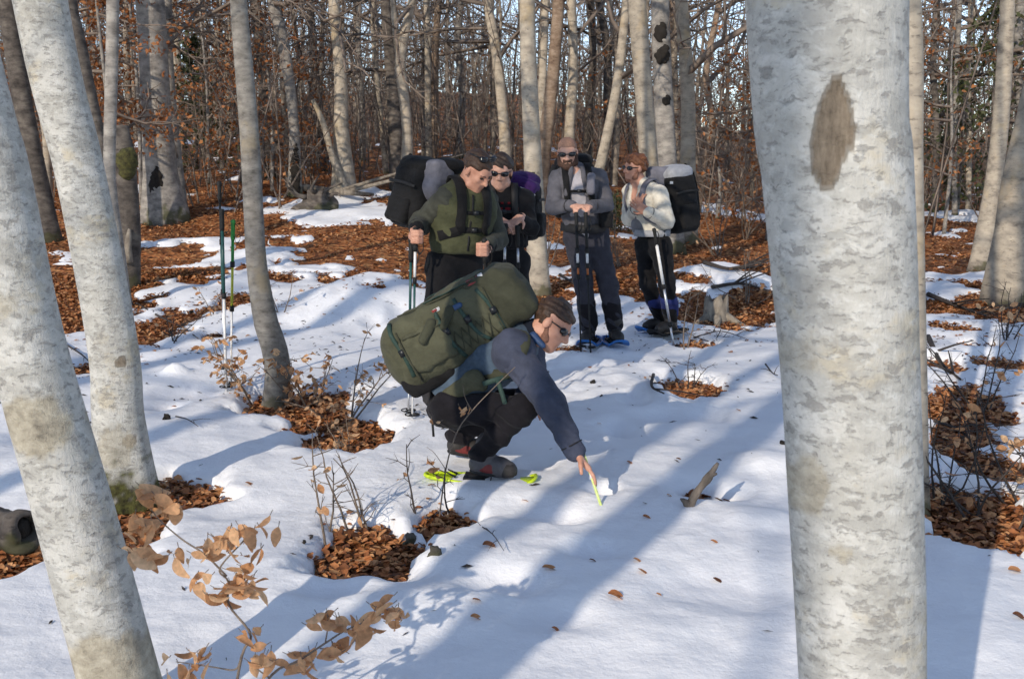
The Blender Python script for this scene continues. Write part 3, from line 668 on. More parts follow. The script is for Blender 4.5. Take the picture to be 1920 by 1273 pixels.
def trunk_mesh(P, R, k, flare, lobes, rng, seg=0.25, rough=0.035):
    H = np.concatenate([[0], np.cumsum(np.linalg.norm(np.diff(P, axis=0), axis=1))])
    n = max(int(H[-1] / seg), 10)
    Q = spline(P, n * 3); hq = np.concatenate([[0], np.cumsum(np.linalg.norm(np.diff(Q, axis=0), axis=1))])
    h = np.linspace(0, hq[-1], n)
    if k > 60: h = np.concatenate([np.arange(0, 3.4, 0.015), np.linspace(3.45, hq[-1], 26)])
    Q = np.stack([np.interp(h, hq, Q[:, i]) for i in range(3)], 1)
    rad = np.interp(h * H[-1] / hq[-1], H, R)
    n = len(h)
    a = np.arange(k) * 2 * math.pi / k
    hh, aa = np.meshgrid(h, a, indexing='ij')
    ph = rng.uniform(0, 6.28, 4)
    lob = 1 + rough * np.sin(3 * aa + ph[0] + 0.8 * hh) + rough * 0.8 * np.sin(2 * aa + ph[1] - 1.3 * hh) + rough * 1.6 * (fbm(aa * 1.2 + ph[2] * 5, hh * 2.2, 3) - 0.5)
    fl = 1 + flare * np.exp(-hh / (0.9 * max(R[0], 0.08) * 2.2)) * (0.65 + 0.5 * np.sin(lobes * aa + ph[3]))
    rr = rad[:, None] * lob * fl
    V, F = tube(Q, rr, k, True)
    return V, F, Q, rad, h

CAVES = {}
def build_tree(nm, Y, P, R, bark, kind, label, idx):
    rng = np.random.default_rng(500 + idx)
    snag = nm == 'snag'
    P = P.copy(); top = P[-1]; d = nrm(P[-1] - P[-2])
    if not snag:
        Htot = rng.uniform(10.5, 14.0)
        k = 5; p = top.copy(); r0 = R[-1]; ext = []; rr = []
        rem = max(Htot - p[2], 3.0)
        for i in range(k):
            d = nrm(d * np.array([0.8, 0.8, 1]) + np.array([0, 0, 0.25]) + rng.normal(0, 0.06, 3)); p = p + d * rem / k; ext.append(p.copy()); rr.append(r0 * (1 - 0.8 * (i + 1) / k))
        P = np.vstack([P, ext]); R = np.concatenate([R, rr])
    base_pt = np.array([P[0][0], P[0][1], float(base(P[0][0], P[0][1]))])
    t = thing(nm, base_pt, label, 'dead tree' if snag else 'tree', 'trees standing in the snowy wood')
    close = bark == 'beech'
    V, F, Q, rad, h = trunk_mesh(P, R, (200 if kind == 'near right' else 90) if close else 14, 0.28 if not close else (0.12 if kind != 'second left' else 0.3), 5, rng, 0.05 if close else 0.09 if Y < 8 else 0.3, 0.02 if close else 0.04)
    tr = put('trunk', (V, F), M[bark], t)
    if close: paint(tr, V, kind)
    if kind == 'fork':
        a = at(750, 112, Y); b = at(742, 60, Y + 0.1); c = at(736, 0, Y + 0.2); e = c + (c - b) * 3
        put('fork_stem', tube(spline([a, b, c, e], 14), np.linspace(R[2] * 0.8, R[2] * 0.3, 14), 10), M[bark], t)
    if kind in ('hollow', 'holes', 'charred'):
        spots = {'hollow': [(303, 350, 13, 30)], 'holes': [(1236, 65, 12, 16), (1239, 108, 14, 16), (1247, 190, 8, 9)], 'charred': [(556, 330, 9, 48)]}[kind]
        for px, py, rx, ry in spots:
            sc = Y / FPX; hole = at(px, py, Y)
            c, i = along(Q, hole[2]); rr = np.interp(hole[2], Q[:, 2], rad)
            c = np.array([hole[0], Y - math.sqrt(max(rr ** 2 - (hole[0] - c[0]) ** 2, 0.25 * rr ** 2)) * 0.99, hole[2]])
            put('hollow', solid([ell(c, (rx * sc, 0.035, ry * sc), k=0.01), ell(c + [0.3 * rx * sc, 0, ry * sc * .6], (rx * sc * .6, 0.03, ry * sc * .7), k=0.03)], 0.02, 0.012, 30), M['near_black'], t)
    if label.startswith('dark broken'):
        c = at(237, 303, Y - 0.1)
        put('burl', solid([ell(c, (0.13, 0.13, 0.13)), ell(c + [0.02, -0.03, 0.06], (0.11, 0.1, 0.1)), ell(c + [0, 0, -.12], (.09, .09, .1))], 0.018, 0.012, 25), M['moss'], t)
        put('split_wood', tube(spline([at(240, 492, Y - .16), at(240, 455, Y - .17), at(243, 430, Y - .13)], 6), [0.06, 0.05, 0.04, 0.04, .03, .02], 7), M['deadwood'], t)
    if not snag:
        lo = base_pt[2] + (4.2 if Y < 8 else rng.uniform(2.2, 3.6) if Y > 18 else 4.0)
        Vs, Fs, n = [], [], 0
        cnt = 5 if Y < 8 else 7 if Y < 18 else 11
        for i in range(cnt):
            hgt = lo + (P[-1][2] - lo) * ((i + rng.uniform(0, 0.9)) / cnt) ** 1.15
            c, j = along(P, hgt); ang = rng.uniform(0, 6.283)
            el = rng.uniform(0.15, 0.9); s = rng.uniform(0.65, 1.5) * (1.25 - 0.6 * (hgt - lo) / max(P[-1][2] - lo, 1)) * (0.75 + 1.6 * float(np.interp(hgt, P[:, 2], R)))
            LL = LIMBS if Y < 18 else LIGHT_LIMBS; Lv, Lf, Ls = LL[rng.integers(0, len(LL))]
            Vv = (Lv * s) @ orient((math.cos(ang), math.sin(ang), el * 0.6), rng.uniform(0, 6.28)).T + c
            Vs.append(Vv); Fs.append(Lf + n); n += len(Vv)
        V = np.concatenate(Vs)
        put('crown', (V, np.concatenate(Fs)), M['twig_far'] if Y > 8 else M['twig'], t)  # bare limbs
    return t
def paint(o, V, kind):
    "writes where the bark is worn, grey or mossy; patches are placed on the trunk itself"
    me = o.data; n = len(me.vertices)
    worn = np.zeros(n); grey = np.zeros(n); moss = np.zeros(n)
    def patch(px, py, Y, rx, rz, shape, arr, val=1.0, fuzz=0.35, ns=30):
        c = at(px, py, Y); d = V - c
        e = (fbm(V[:, 0] * ns + V[:, 1] * ns * .7, V[:, 2] * ns, 77) - 0.5) * fuzz * 2
        if shape == 'eye': q = np.abs(d[:, 0] - 0.10 * rx * np.sin(d[:, 2] / rz * 3.0 + 0.6)) / (rx * np.maximum(1 - np.abs(d[:, 2] / rz) ** 1.9, 0.02) ** 0.8) + 9 * (np.abs(d[:, 2]) > rz)
        else: q = np.sqrt((d[:, 0] / rx) ** 2 + (d[:, 2] / rz) ** 2)
        front = d[:, 1] < 0.12
        np.maximum(arr, np.where(front, sstep(1.10, 0.92, q + e) * val, 0), out=arr)
    if kind == 'near right':
        patch(1551, 252, 2.02, 0.034, 0.102, 'eye', worn, 1.0, 0.26, 45)
        patch(1500, 895, 2.12, 0.03, 0.055, 'e', grey, 0.8, .35)
        patch(1550, 1000, 2.12, 0.018, 0.014, 'e', grey, 0.8, .35)
        patch(1480, 660, 2.12, 0.03, 0.03, 'e', grey, 0.5, .4)
        moss[:] = 0
        V2 = V.copy(); inn = worn > 0.5
        axis = np.array([at(1572, 320, 2.12)[0], 2.12])
        co = np.array([v.co[:] for v in me.vertices]); dirn = V[:, :2] - axis; dirn /= np.linalg.norm(dirn, axis=1)[:, None]
        co[:, :2] -= dirn * (0.006 * worn - 0.005 * np.exp(-((worn - 0.35) / 0.2) ** 2))[:, None]
        me.vertices.foreach_set('co', co.astype(np.float32).ravel())
    if kind == 'near left':
        patch(85, 785, 2.95, 0.10, 0.085, 'e', grey, 0.95, .3, 22)
        patch(235, 1240, 2.95, 0.14, 0.115, 'e', grey, 0.95, .25, 22)
        patch(40, 560, 2.95, 0.03, 0.02, 'e', grey, .5, .4)
    if kind == 'second left':
        Yb = V[:, 1].mean()
        patch(212, 687, 4.95, 0.028, 0.02, 'e', worn, 0.95, .2); patch(229, 838, 4.95, 0.032, 0.022, 'e', worn, 1, .25)
        patch(152, 212, 4.95, 0.02, 0.02, 'e', worn, .7, .3)
        e = (fbm(V[:, 0] * 16, V[:, 2] * 16, 5) - 0.5)
        zb = V[:, 2].min() + 0.12
        moss[:] = sstep(0.30, 0.14, V[:, 2] - zb + e * 0.4)
        patch(205, 850, 4.95, 0.08, 0.10, 'e', grey, .6, .5)
    for nm, arr in (('worn', worn), ('smooth_grey', grey), ('moss', moss)):
        a = me.attributes.new(nm, 'FLOAT', 'POINT'); a.data.foreach_set('value', arr.astype(np.float32))
TREE_OBJ = [build_tree(*t, i) for i, t in enumerate(TR)]

# trees standing behind the photographer, whose shadows lie across the snow
def shade_tree(i, gx, gy_, back, r, label, lean=0.0, dense=4):
    rng = np.random.default_rng(900 + i)
    sx, sy_ = math.sin(SHADOW_AZ), math.cos(SHADOW_AZ)
    x, y = gx - sx * back, gy_ - sy_ * back
    z = float(base(x, y)) - 0.1
    H = rng.uniform(11, 14)
    P = np.array([[x, y, z], [x + lean * .3, y, z + 2.5], [x + lean, y + .1, z + 5.5], [x + lean * 1.3, y, z + 9], [x + lean * 1.5, y, z + H]])
    R = np.array([r * 1.1, r, r * .9, r * .65, r * .15])
    t = thing('beech_tree', (x, y, z + 0.1), label, 'tree', 'trees standing behind the photographer')
    V, F, *_ = trunk_mesh(P, R, 14, 0.3, 5, rng, 0.3)
    put('trunk', (V, F), M['bark_grey'], t)
    Vs, Fs, n = [], [], 0
    for q in range(dense):
        hgt = 6.0 + (H - 6.5) * (q / dense); c, j = along(P, z + hgt); ang = rng.uniform(0, 6.283)
        s = rng.uniform(0.8, 1.5) * (1.3 - 0.6 * hgt / H)
        Lv, Lf, Ls = LIMBS[rng.integers(0, len(LIMBS))]
        Vv = (Lv * s) @ orient((math.cos(ang), math.sin(ang), 0.45), rng.uniform(0, 6.28)).T + c
        Vs.append(Vv); Fs.append(Lf + n); n += len(Vv)
    put('crown', (np.concatenate(Vs), np.concatenate(Fs)), M['twig'], t)
SHADE = [(1397, 882, 8.0, 0.085), (1210, 882, 9.5, 0.085), (840, 1270, 7.5, 0.085), (400, 830, 13, 0.13), (600, 620, 15, 0.20), (120, 700, 16, 0.22), (1905, 760, 19, 0.15)]
for i, (px, py, bk, r) in enumerate(SHADE):
    g = gb(px, py); shade_tree(i, g[0], g[1], bk, r, 'bare beech behind the photographer, shading the snow', lean=random.uniform(-.15, .15))

# ---------------------------------------------------------------- the wood far behind: one mass of stems, twigs and dry leaves
def brush_variant(seed, stems, h, leafy):
    rng = np.random.default_rng(seed); tubes = []; spots = []
    for i in range(stems):
        b = np.array([rng.normal(0, 0.35), rng.normal(0, 0.35), -0.1]); d = nrm([rng.normal(0, 0.22), rng.normal(0, 0.22), 1]); hh = h * rng.uniform(0.6, 1.1)
        pts = [b]
        for k in range(4): d = nrm(d + rng.normal(0, 0.09, 3) + [0, 0, 0.05]); pts.append(pts[-1] + d * hh / 4)
        pts = np.array(pts); r = rng.uniform(0.010, 0.026); tubes.append((pts, np.linspace(r, r * 0.35, 5), 3))
        for q in range(6):
            t = rng.uniform(0.8, 4); j = min(int(t), 3); p = pts[j] + (pts[j + 1] - pts[j]) * (t - j)
            dd = nrm([rng.normal(0, 1), rng.normal(0, 1), rng.uniform(0.0, 0.8)]); ln = hh * rng.uniform(0.15, 0.36)
            m = p + dd * ln * 0.5 + rng.normal(0, 0.04, 3); e = m + nrm(dd + rng.normal(0, 0.3, 3)) * ln * 0.5
            tubes.append((np.array([p, m, e]), np.array([0.010, 0.007, 0.004]), 3)); spots += [m, e]
            for z in range(3):
                f = m + (e - m) * rng.uniform(0, 1); g = f + nrm(dd + rng.normal(0, 0.8, 3)) * ln * rng.uniform(0.3, 0.6)
                tubes.append((np.array([f, g]), np.array([0.006, 0.003]), 3)); spots.append(g)
    V, F = merge(tubes)
    return V, F, np.array(spots), leafy
VARS = [brush_variant(40 + i, random.choice((3, 4, 5)), (2.2, 3.0, 3.8, 4.8, 6.0, 3.4, 7.0)[i % 7], i % 3 == 0) for i in range(9)]
def far_woods():
    rng = np.random.default_rng(11)
    Vs, Fs, Ms, n = [], [], [], 0
    def add(V, F, m):
        nonlocal n
        Vs.append(V); Fs.append(F + n); Ms.append(np.full(len(F), m)); n += len(V)
    for i in range(700):
        y = 20 + 62 * rng.uniform(0, 1) ** 0.95; r = rng.uniform(-0.62, 0.62); x = r * y
        if y < 25 and -0.2 < r < 0.12: continue
        V, F, S, leafy = VARS[rng.integers(0, len(VARS))]
        a = rng.uniform(0, 6.28); s = rng.uniform(0.7, 1.25) * (1 + 0.75 * float(sstep(38, 60, y))); c, sn = math.cos(a) * s, math.sin(a) * s
        W = np.stack([V[:, 0] * c - V[:, 1] * sn, V[:, 0] * sn + V[:, 1] * c, V[:, 2] * s], 1); o = np.array([x, y, float(base(x, y))])
        add(W + o, F, 0)
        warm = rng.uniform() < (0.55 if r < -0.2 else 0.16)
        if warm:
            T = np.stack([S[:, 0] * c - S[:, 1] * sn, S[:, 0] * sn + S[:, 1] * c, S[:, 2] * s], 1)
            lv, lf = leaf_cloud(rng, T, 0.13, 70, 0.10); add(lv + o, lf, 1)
    for i in range(400):
        y = 24 + 80 * rng.uniform(0, 1) ** 0.8; x = rng.uniform(-0.62, 0.62) * y; z = float(base(x, y)); h = rng.uniform(8, 15); r = rng.uniform(0.04, 0.13)
        P = np.array([[x, y, z - .1], [x + rng.normal(0, .15), y, z + h * .3], [x + rng.normal(0, .3), y, z + h * .65], [x + rng.normal(0, .5), y, z + h]])
        V, F = tube(spline(P, 7), np.linspace(r, r * .25, 7), 5, False); add(V, np.array(F), 2)
        for q in range(3):
            hh = z + h * rng.uniform(0.25, 0.8); c, j = along(P, hh); Lv, Lf, Ls = LIGHT_LIMBS[rng.integers(0, 6)]
            ang = rng.uniform(0, 6.28); add((Lv * rng.uniform(0.8, 1.7)) @ orient((math.cos(ang), math.sin(ang), 0.4), rng.uniform(0, 6)).T + c, Lf, 0)
    V = np.concatenate(Vs); F = np.concatenate(Fs); m = np.concatenate(Ms)
    print('far woods faces', len(F))
    return V, F, m
fv, ff, fm = far_woods()
o = put('far_woods', (fv, ff), [M['twig_far'], M['leaf_far'], M['bark_far']], smooth=False, fmat=fm)
tag(o, 'tangled brown mass of bare stems and brush behind the clearing', 'woods', kind='stuff')

# small firs in the wood
def fir(px, py, Y, H, label):
    rng = np.random.default_rng(int(px)); p = at(px, py, Y); p[2] = float(base(p[0], p[1]))
    t = thing('fir_tree', p, label, 'tree', 'young firs in the wood')
    put('trunk', tube([p - [0, 0, .1], p + [0.03, 0, H * .5], p + [0, 0, H]], [0.05, 0.03, 0.008], 8), M['bark_dark'], t)
    Vs, n = [], 0
    spots = []
    for k in range(46):
        h = H * (0.08 + 0.9 * (k / 46)); ln = (H - h) * 0.42 + 0.1; a = k * 2.4
        d = np.array([math.cos(a), math.sin(a), -0.25])
        for s in np.linspace(0.2, 1, 9): spots.append(p + [0, 0, h] + d * ln * s)
    V, F = leaf_cloud(rng, np.array(spots), 0.16 if H > 1 else 0.05, 1300, 0.07 if H > 1 else 0.03)
    put('foliage', (V, F), M['needle'], t, smooth=False)
fir(368, 285, 30, 3.6, 'small dark green fir in the left wood')
fir(1845, 390, 26, 5.6, 'olive green fir on the right behind the slender stems')
fir(1150, 345, 19, 0.65, 'little green fir just left of the hiker in the white jacket')
fir(1778, 390, 31, 4.4, 'dusky fir close beside the scarred beech on the right')

# ---------------------------------------------------------------- leaves and saplings
def leaf_shape(L, W, fold, curl, n=7):
    "an ovate leaf along +X with a folded midrib and a curled tip"
    V = []; F = []
    for i in range(n + 1):
        t = i / n; w_ = W * (math.sin(math.pi * min(t * 0.93 + 0.03, 1)) ** 0.8) * (1.12 - 0.35 * t); z = -curl * L * t * t
        V += [(L * t, -w_, z + fold * w_ + 0.05 * W * math.sin(9 * t)), (L * t, 0, z), (L * t, w_, z + fold * w_ + 0.10 * W * math.sin(9 * t + 1))]
    for i in range(n):
        for j in range(2): F.append((i * 3 + j, i * 3 + j + 1, i * 3 + j + 4, i * 3 + j + 3))
    return np.array(V), F
LEAF_ME = []
for i, (a, b, c, d) in enumerate([(0.066, 0.020, 0.3, 0.12), (0.074, 0.022, 0.2, 0.25), (0.060, 0.020, 0.45, 0.2), (0.080, 0.023, 0.35, 0.35), (0.064, 0.019, 0.6, 0.25)]):
    LEAF_ME.append(mesh_np('leaf', *leaf_shape(a, b, c, d), M['leaf']))
def place_leaf(parent, p, d, roll, s, i):
    o = bpy.data.objects.new('leaf', LEAF_ME[i % len(LEAF_ME)]); COL.objects.link(o); o.parent = parent
    R = orient(d, roll)
    from mathutils import Matrix
    m = Matrix([[*(R[r] * s), (p - ROOT[parent])[r]] for r in range(3)] + [[0, 0, 0, 1]])
    o.matrix_local = m
    return o
def twig_path(pts, Y):
    return spline([at(x, y, Y + dy) for x, y, dy in pts], len(pts) * 4)
def leafy_branch(label, loc, stems, clusters, Y, seed, nm='beech_sapling'):
    "stems: (points px, py, dY ; radius) ; clusters: (px, py, dY, count, spread px, size)"
    rng = np.random.default_rng(seed)
    t = thing(nm, loc, label, 'sapling', 'leafy beech saplings')
    mb = MB()
    for pts, r in stems:
        Q = twig_path(pts, Y); mb.tube(Q, np.linspace(r, r * 0.45, len(Q)), 7)
    k = 0
    for px, py, dy, cnt, spread, size in clusters:
        for i in range(int(cnt * 1.8 + .5)):
            c = at(px + rng.normal(0, spread), py + rng.normal(0, spread * 0.55), Y + dy + rng.normal(0, 0.03))
            d = np.array([rng.normal(0, 0.8), rng.normal(0, 0.6), -0.55 + rng.normal(0, 0.35)])
            q = c - nrm(d) * 0.02
            mb.tube([q - nrm(d) * 0.012 + [0, 0, .004], q], [0.0012, 0.001], 4)
            place_leaf(t, q, d, rng.uniform(0, 6.28), 0.78 * size * rng.uniform(0.7, 1.15), int(rng.integers(0, 5))); k += 1
    put('stem', mb.get(), M['twig'], t)
    return t
Yb = 2.75
b0 = at(430, 1460, Yb)
leafy_branch('leafy dry beech sapling sprawling at the lower left before the leaning trunk', [b0[0], b0[1], zs(b0[0], b0[1])],
    [([(430, 1560, 0), (428, 1400, 0), (452, 1235, 0), (470, 1190, 0), (430, 1135, 0.0), (428, 1090, 0), (412, 1065, 0), (460, 1010, .02)], 0.0045),
     ([(425, 1080, 0), (385, 1040, 0), (340, 1010, 0), (300, 975, 0.02), (280, 950, .03)], 0.003),
     ([(452, 1235, 0), (440, 1255, 0), (400, 1250, 0), (330, 1240, 0)], 0.003),
     ([(430, 1400, 0), (505, 1270, 0), (560, 1238, 0), (610, 1205, 0), (650, 1180, 0), (700, 1160, 0)], 0.004),
     ([(610, 1205, 0), (615, 1170, 0), (612, 1140, 0)], 0.0022), ([(600, 1215, 0), (640, 1218, 0), (655, 1225, 0)], 0.002), ([(505, 1270, 0), (480, 1250, 0), (478, 1225, 0)], 0.0025)],
    [(465, 1000, 0, 6, 16, 1.0), (440, 1030, 0, 6, 22, 1.0), (395, 1035, 0, 4, 14, 1.0), (430, 1090, 0, 8, 26, 1.05), (400, 1110, 0, 7, 24, 1.1), (470, 1110, 0, 3, 14, 1.1), (460, 1085, 0, 3, 16, 1.0),
     (470, 1195, 0, 4, 12, 1.0), (490, 1240, 0, 5, 14, 1.0), (350, 1245, 0, 6, 28, 1.1), (385, 1228, 0, 2, 8, 1.0),
     (330, 1050, .02, 3, 14, 1.0), (270, 1040, .03, 5, 16, 1.1), (265, 985, .03, 5, 14, 1.15), (300, 930, .04, 5, 16, 1.15), (318, 950, .04, 3, 10, 1.0),
     (622, 1165, 0, 6, 16, 1.0), (640, 1215, 0, 5, 16, 1.15), (680, 1180, 0, 5, 18, 1.05), (720, 1150, 0, 6, 20, 1.05), (740, 1165, 0, 3, 12, 1), (560, 1225, 0, 3, 14, 1.0), (570, 1250, 0, 3, 12, 1.0)], Yb, 3)

def bush(label, px, py, H, stems, nleaf, seed, spread=0.5, size=1.0, mat='twig', nm='beech_sapling', grp='leafy beech saplings', lowleaf=False):
    "a sapling rooted where a pixel meets the ground"
    rng = np.random.default_rng(seed); p = G(px, py); p[2] -= 0.03
    t = thing(nm, p, label, 'sapling', grp)
    tubes, spots = [], []
    for i in range(stems):
        b = p + [rng.normal(0, 0.04), rng.normal(0, 0.04), 0]; d = nrm([rng.normal(0, spread), rng.normal(0, spread * 0.6), 1]); hh = H * rng.uniform(0.65, 1.05); pts = [b]
        for k in range(6): d = nrm(d + rng.normal(0, 0.12, 3) + [0, 0, 0.02]); pts.append(pts[-1] + d * hh / 6)
        pts = np.array(pts); r = 0.0045 + 0.004 * H; tubes.append((pts, np.linspace(r, r * 0.3, 7), 6))
        for q in range(int(5 + 3 * H)):
            tt = rng.uniform(0.8, 5.9); j = min(int(tt), 5); s = pts[j] + (pts[j + 1] - pts[j]) * (tt - j); ln = H * rng.uniform(0.12, 0.32)
            dd = nrm([rng.normal(0, 1), rng.normal(0, 0.8), rng.uniform(0, 0.7)]); m = s + dd * ln * .5; e = m + nrm(dd + rng.normal(0, 0.35, 3)) * ln * 0.5
            tubes.append((np.array([s, m, e]), np.array([0.0028, 0.002, 0.001]), 4)); spots += [m, e, e]
            for z in range(2):
                g = m + nrm(dd + rng.normal(0, 0.8, 3)) * ln * 0.4; tubes.append((np.array([m, g]), np.array([0.0018, 0.0008]), 3)); spots.append(g)
    put('stem', merge(tubes), M[mat], t)
    if nleaf:
        S = np.array(spots)
        for i in range(nleaf):
            c = S[rng.integers(0, len(S))]; place_leaf(t, c, np.array([rng.normal(0, .8), rng.normal(0, .6), -0.5 + rng.normal(0, .4)]), rng.uniform(0, 6.28), size * rng.uniform(0.6, 1.05), int(rng.integers(0, 5)))
    return t
bush('leafy sapling around the foot of the slim crooked trunk on its right', 585, 770, 0.62, 5, 210, 1, 0.9, 0.72)
bush('leafy sapling in front of the planted poles left of the slim crooked trunk', 470, 748, 0.6, 4, 170, 2, 0.9, 0.72)
bush('tall wispy sapling with copper leaves at the end of the leafy hollow', 645, 800, 0.72, 4, 150, 4, 0.6, 0.66)
bush('low leafy sapling over the lower leafy hollow', 665, 850, 0.32, 4, 60, 5, 1.0, 0.66)
bush('bare upright sapling growing from the round leaf-filled hollow', 640, 1020, 0.55, 3, 9, 6, 0.25, 0.8)
bush('thin bare stems at the back of the round leaf-filled hollow', 685, 1005, 0.6, 2, 3, 7, 0.3, 0.7)
bush('small dark twig in the narrow hollow before the crouching hiker', 818, 975, 0.42, 2, 5, 8, 0.25, 0.7, 'twig_dark')
pb_ = G(822, 975)
leafy_branch('thin twig with one curled leaf rising across the knees of the crouching hiker', [pb_[0], pb_[1], pb_[2]],
    [([(822, 985, 0), (836, 880, 0), (856, 812, 0), (885, 770, 0), (925, 728, 0), (966, 688, 0)], 0.004), ([(885, 770, 0), (872, 745, 0), (868, 722, 0)], 0.002), ([(856, 812, 0), (835, 800, 0), (815, 790, 0)], 0.002), ([(836, 880, 0), (815, 850, 0), (800, 838, 0)], .002)],
    [(874, 770, 0, 3, 7, .8), (820, 792, 0, 1, 4, .6), (806, 868, 0, 2, 6, .7)], pb_[1], 31)
bush('dark bare twigs in the hollow behind the broken stick', 1290, 735, 0.36, 4, 0, 10, 0.5, 1, 'twig_dark')
bush('thin bare stem in the small hollow before the hiker in the white jacket', 1290, 655, 0.75, 2, 0, 11, 0.2)
bush('sprawling bare twigs behind the small hollow near the stump', 1340, 640, 0.3, 3, 0, 12, 0.9, 1, 'twig_dark')
bush('dark shrub with orange leaves right of the scarred beech', 1850, 985, 0.75, 5, 30, 13, 0.55, 0.95, 'twig_dark')
bush('tangled dark shrub at the right edge above the big leaf hollow', 1910, 960, 0.85, 5, 26, 14, 0.5, 0.95, 'twig_dark')
bush('low shrub with few orange leaves by the right edge farther back', 1830, 780, 0.7, 5, 18, 15, 0.6, 0.95, 'twig_dark')
bush('bare dark shrub close beside the scarred beech', 1772, 960, 0.6, 4, 6, 16, 0.6, 0.8, 'twig_dark')
bush('grey shrub among the farthest snow patches on the right', 1880, 640, 0.8, 5, 16, 17, 0.6, 1, 'twig_dark')
bush('low twigs in the leafy hollow left of the planted poles', 330, 640, 0.45, 4, 10, 18, 0.9, .8, 'twig_dark')
bush('small leafy sprig behind the planted poles', 400, 590, 0.4, 3, 14, 19, 0.8, .9)
bush('wispy bare sapling right of the slim crooked trunk', 530, 590, 0.55, 2, 3, 20, 0.35)
bush('twiggy brush around the pale stump', 1400, 570, 0.8, 5, 12, 21, 0.7, 1)
bush('bare brush just right of the black and grey backpack', 1345, 480, 1.6, 6, 22, 22, 0.4, 1.3)
bush('rusty brush left of the scarred beech farther back', 1400, 450, 1.9, 6, 40, 23, 0.4, 1.4)
bush('brush with orange leaves between the bearded hiker and the white jacket', 1160, 500, 1.0, 5, 26, 24, 0.4, 1.2)
bush('brush behind the straight trunk beside the bearded hiker', 1025, 500, 1.3, 5, 22, 25, 0.35, 1.2)

# orange leafed young beeches in the left wood
def leafy_tree(px, py, Y, H, n, seed, label):
    rng = np.random.default_rng(seed); p = at(px, py, Y); p[2] = float(base(p[0], p[1]))
    t = thing('young_beech', p, label, 'tree', 'young beeches keeping their orange leaves')
    P = np.array([p - [0, 0, .1], p + [.05, 0, H * .35], p + [-.05, .05, H * .7], p + [0, 0, H]])
    put('trunk', tube(spline(P, 12), np.linspace(0.045, 0.01, 12), 8), M['bark_grey'], t)
    Vs, Fs, S, k = [], [], [], 0
    for q in range(13):
        c, j = along(P, p[2] + H * (0.25 + 0.72 * q / 13)); ang = rng.uniform(0, 6.28); Lv, Lf, Ls = LIMBS[rng.integers(0, 7)]; s = rng.uniform(0.4, 0.75)
        R = orient((math.cos(ang), math.sin(ang), 0.1), rng.uniform(0, 6)).T
        Vs.append((Lv * s * [1, 1, 1]) @ R + c); Fs.append(Lf + k); k += len(Lv); S.append((Ls * s) @ R + c)
    put('limbs', (np.concatenate(Vs), np.concatenate(Fs)), M['twig_far'], t)
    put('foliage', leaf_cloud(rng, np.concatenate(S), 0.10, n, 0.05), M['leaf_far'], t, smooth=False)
leafy_tree(262, 330, 21, 6.2, 2600, 1, 'young beech with orange leaves above the broad hollow trunk')
leafy_tree(205, 350, 18, 5.4, 1500, 2, 'young beech with orange leaves showing over the thin grey trunk')
leafy_tree(508, 300, 24, 4.6, 1500, 3, 'young beech with orange leaves right of the slim crooked trunk')
leafy_tree(390, 300, 26, 6.0, 1400, 4, 'young beech with orange leaves above the planted poles')
leafy_tree(150, 360, 24, 5.4, 800, 5, 'young beech with orange leaves glimpsed behind the leaning beech')
leafy_tree(1440, 400, 20, 3.4, 700, 6, 'young beech with rusty leaves left of the scarred beech')
leafy_tree(1772, 400, 22, 4.8, 600, 7, 'young beech with rusty leaves right of the scarred beech')
leafy_tree(1345, 380, 22, 2.0, 300, 8, 'low young beech with orange leaves behind the large backpack')

# ---------------------------------------------------------------- dead wood, log, stump, stones
def stick():
    a = G(1290, 948); a[2] -= 0.05; Y = a[1]
    t = thing('broken_stick', a, 'broken grey branch stub slanting out of the snow', 'stick')
    P = spline([at(1288, 958, Y), at(1305, 925, Y), at(1328, 895, Y), at(1346, 868, Y - .02)], 14)
    put('shaft', tube(P, [0.026, .024, .022, .02, .021, .019, .017, .018, .022, .02, .015, .013, .011, .007], 9), M['stick'], t)
    put('knot', tube([at(1330, 893, Y), at(1338, 889, Y - .01), at(1344, 888, Y - .02)], [0.013, 0.010, 0.005], 7), M['stick'], t)
    put('splintered_root', tube(spline([at(1292, 950, Y), at(1284, 940, Y - .02), at(1276, 935, Y - .03)], 5), [0.02, .018, .014, .01, .004], 7), M['stick'], t)
stick()
def mid3(a, b, t): return np.asarray(a) * (1 - t) + np.asarray(b) * t
def log():
    c = at(38, 1010, 4.55); zg = float(base(c[0], c[1])); c[2] = zg + 0.12; t = thing('cut_log', [c[0], c[1], zg], 'short mossy log with a dark hollow end by the left edge', 'log')
    a = c + [-0.22, 0.1, -0.06]; b = c + [0.05, -0.05, 0.02]; d = nrm(b - a)
    hole = cap(b - d * .06, b + d * .08, .052, .056, .01); hole = hole[:4] + (-1,)
    end = rbox(b + d * .16, (.2, .14, .2), basis(d, [0, 0, 1]), .01, .01, -1)
    put('log_body', solid([cap(a, b + d * .04, .078, .080, .02), ell(mid3(a, b, .4) + [0, 0, .05], (.07, .06, .05), k=.04), ell(mid3(a, b, .75) + [.03, -.05, -.02], (.07, .06, .06), k=.04), hole, end], .008, .010, 30), M['bark_dark'], t)
    put('hollow', solid([ell(b - d * .05, (.05, .05, .05), k=.01)], .008, .004, 40), M['near_black'], t)  # near-black ball fills the cut opening so that it reads dark
    put('moss', solid([ell(a + d * .1 + [0, 0, .075], (.09, .05, .02), k=.01)], .008, .008, 50), M['moss'], t)
log()
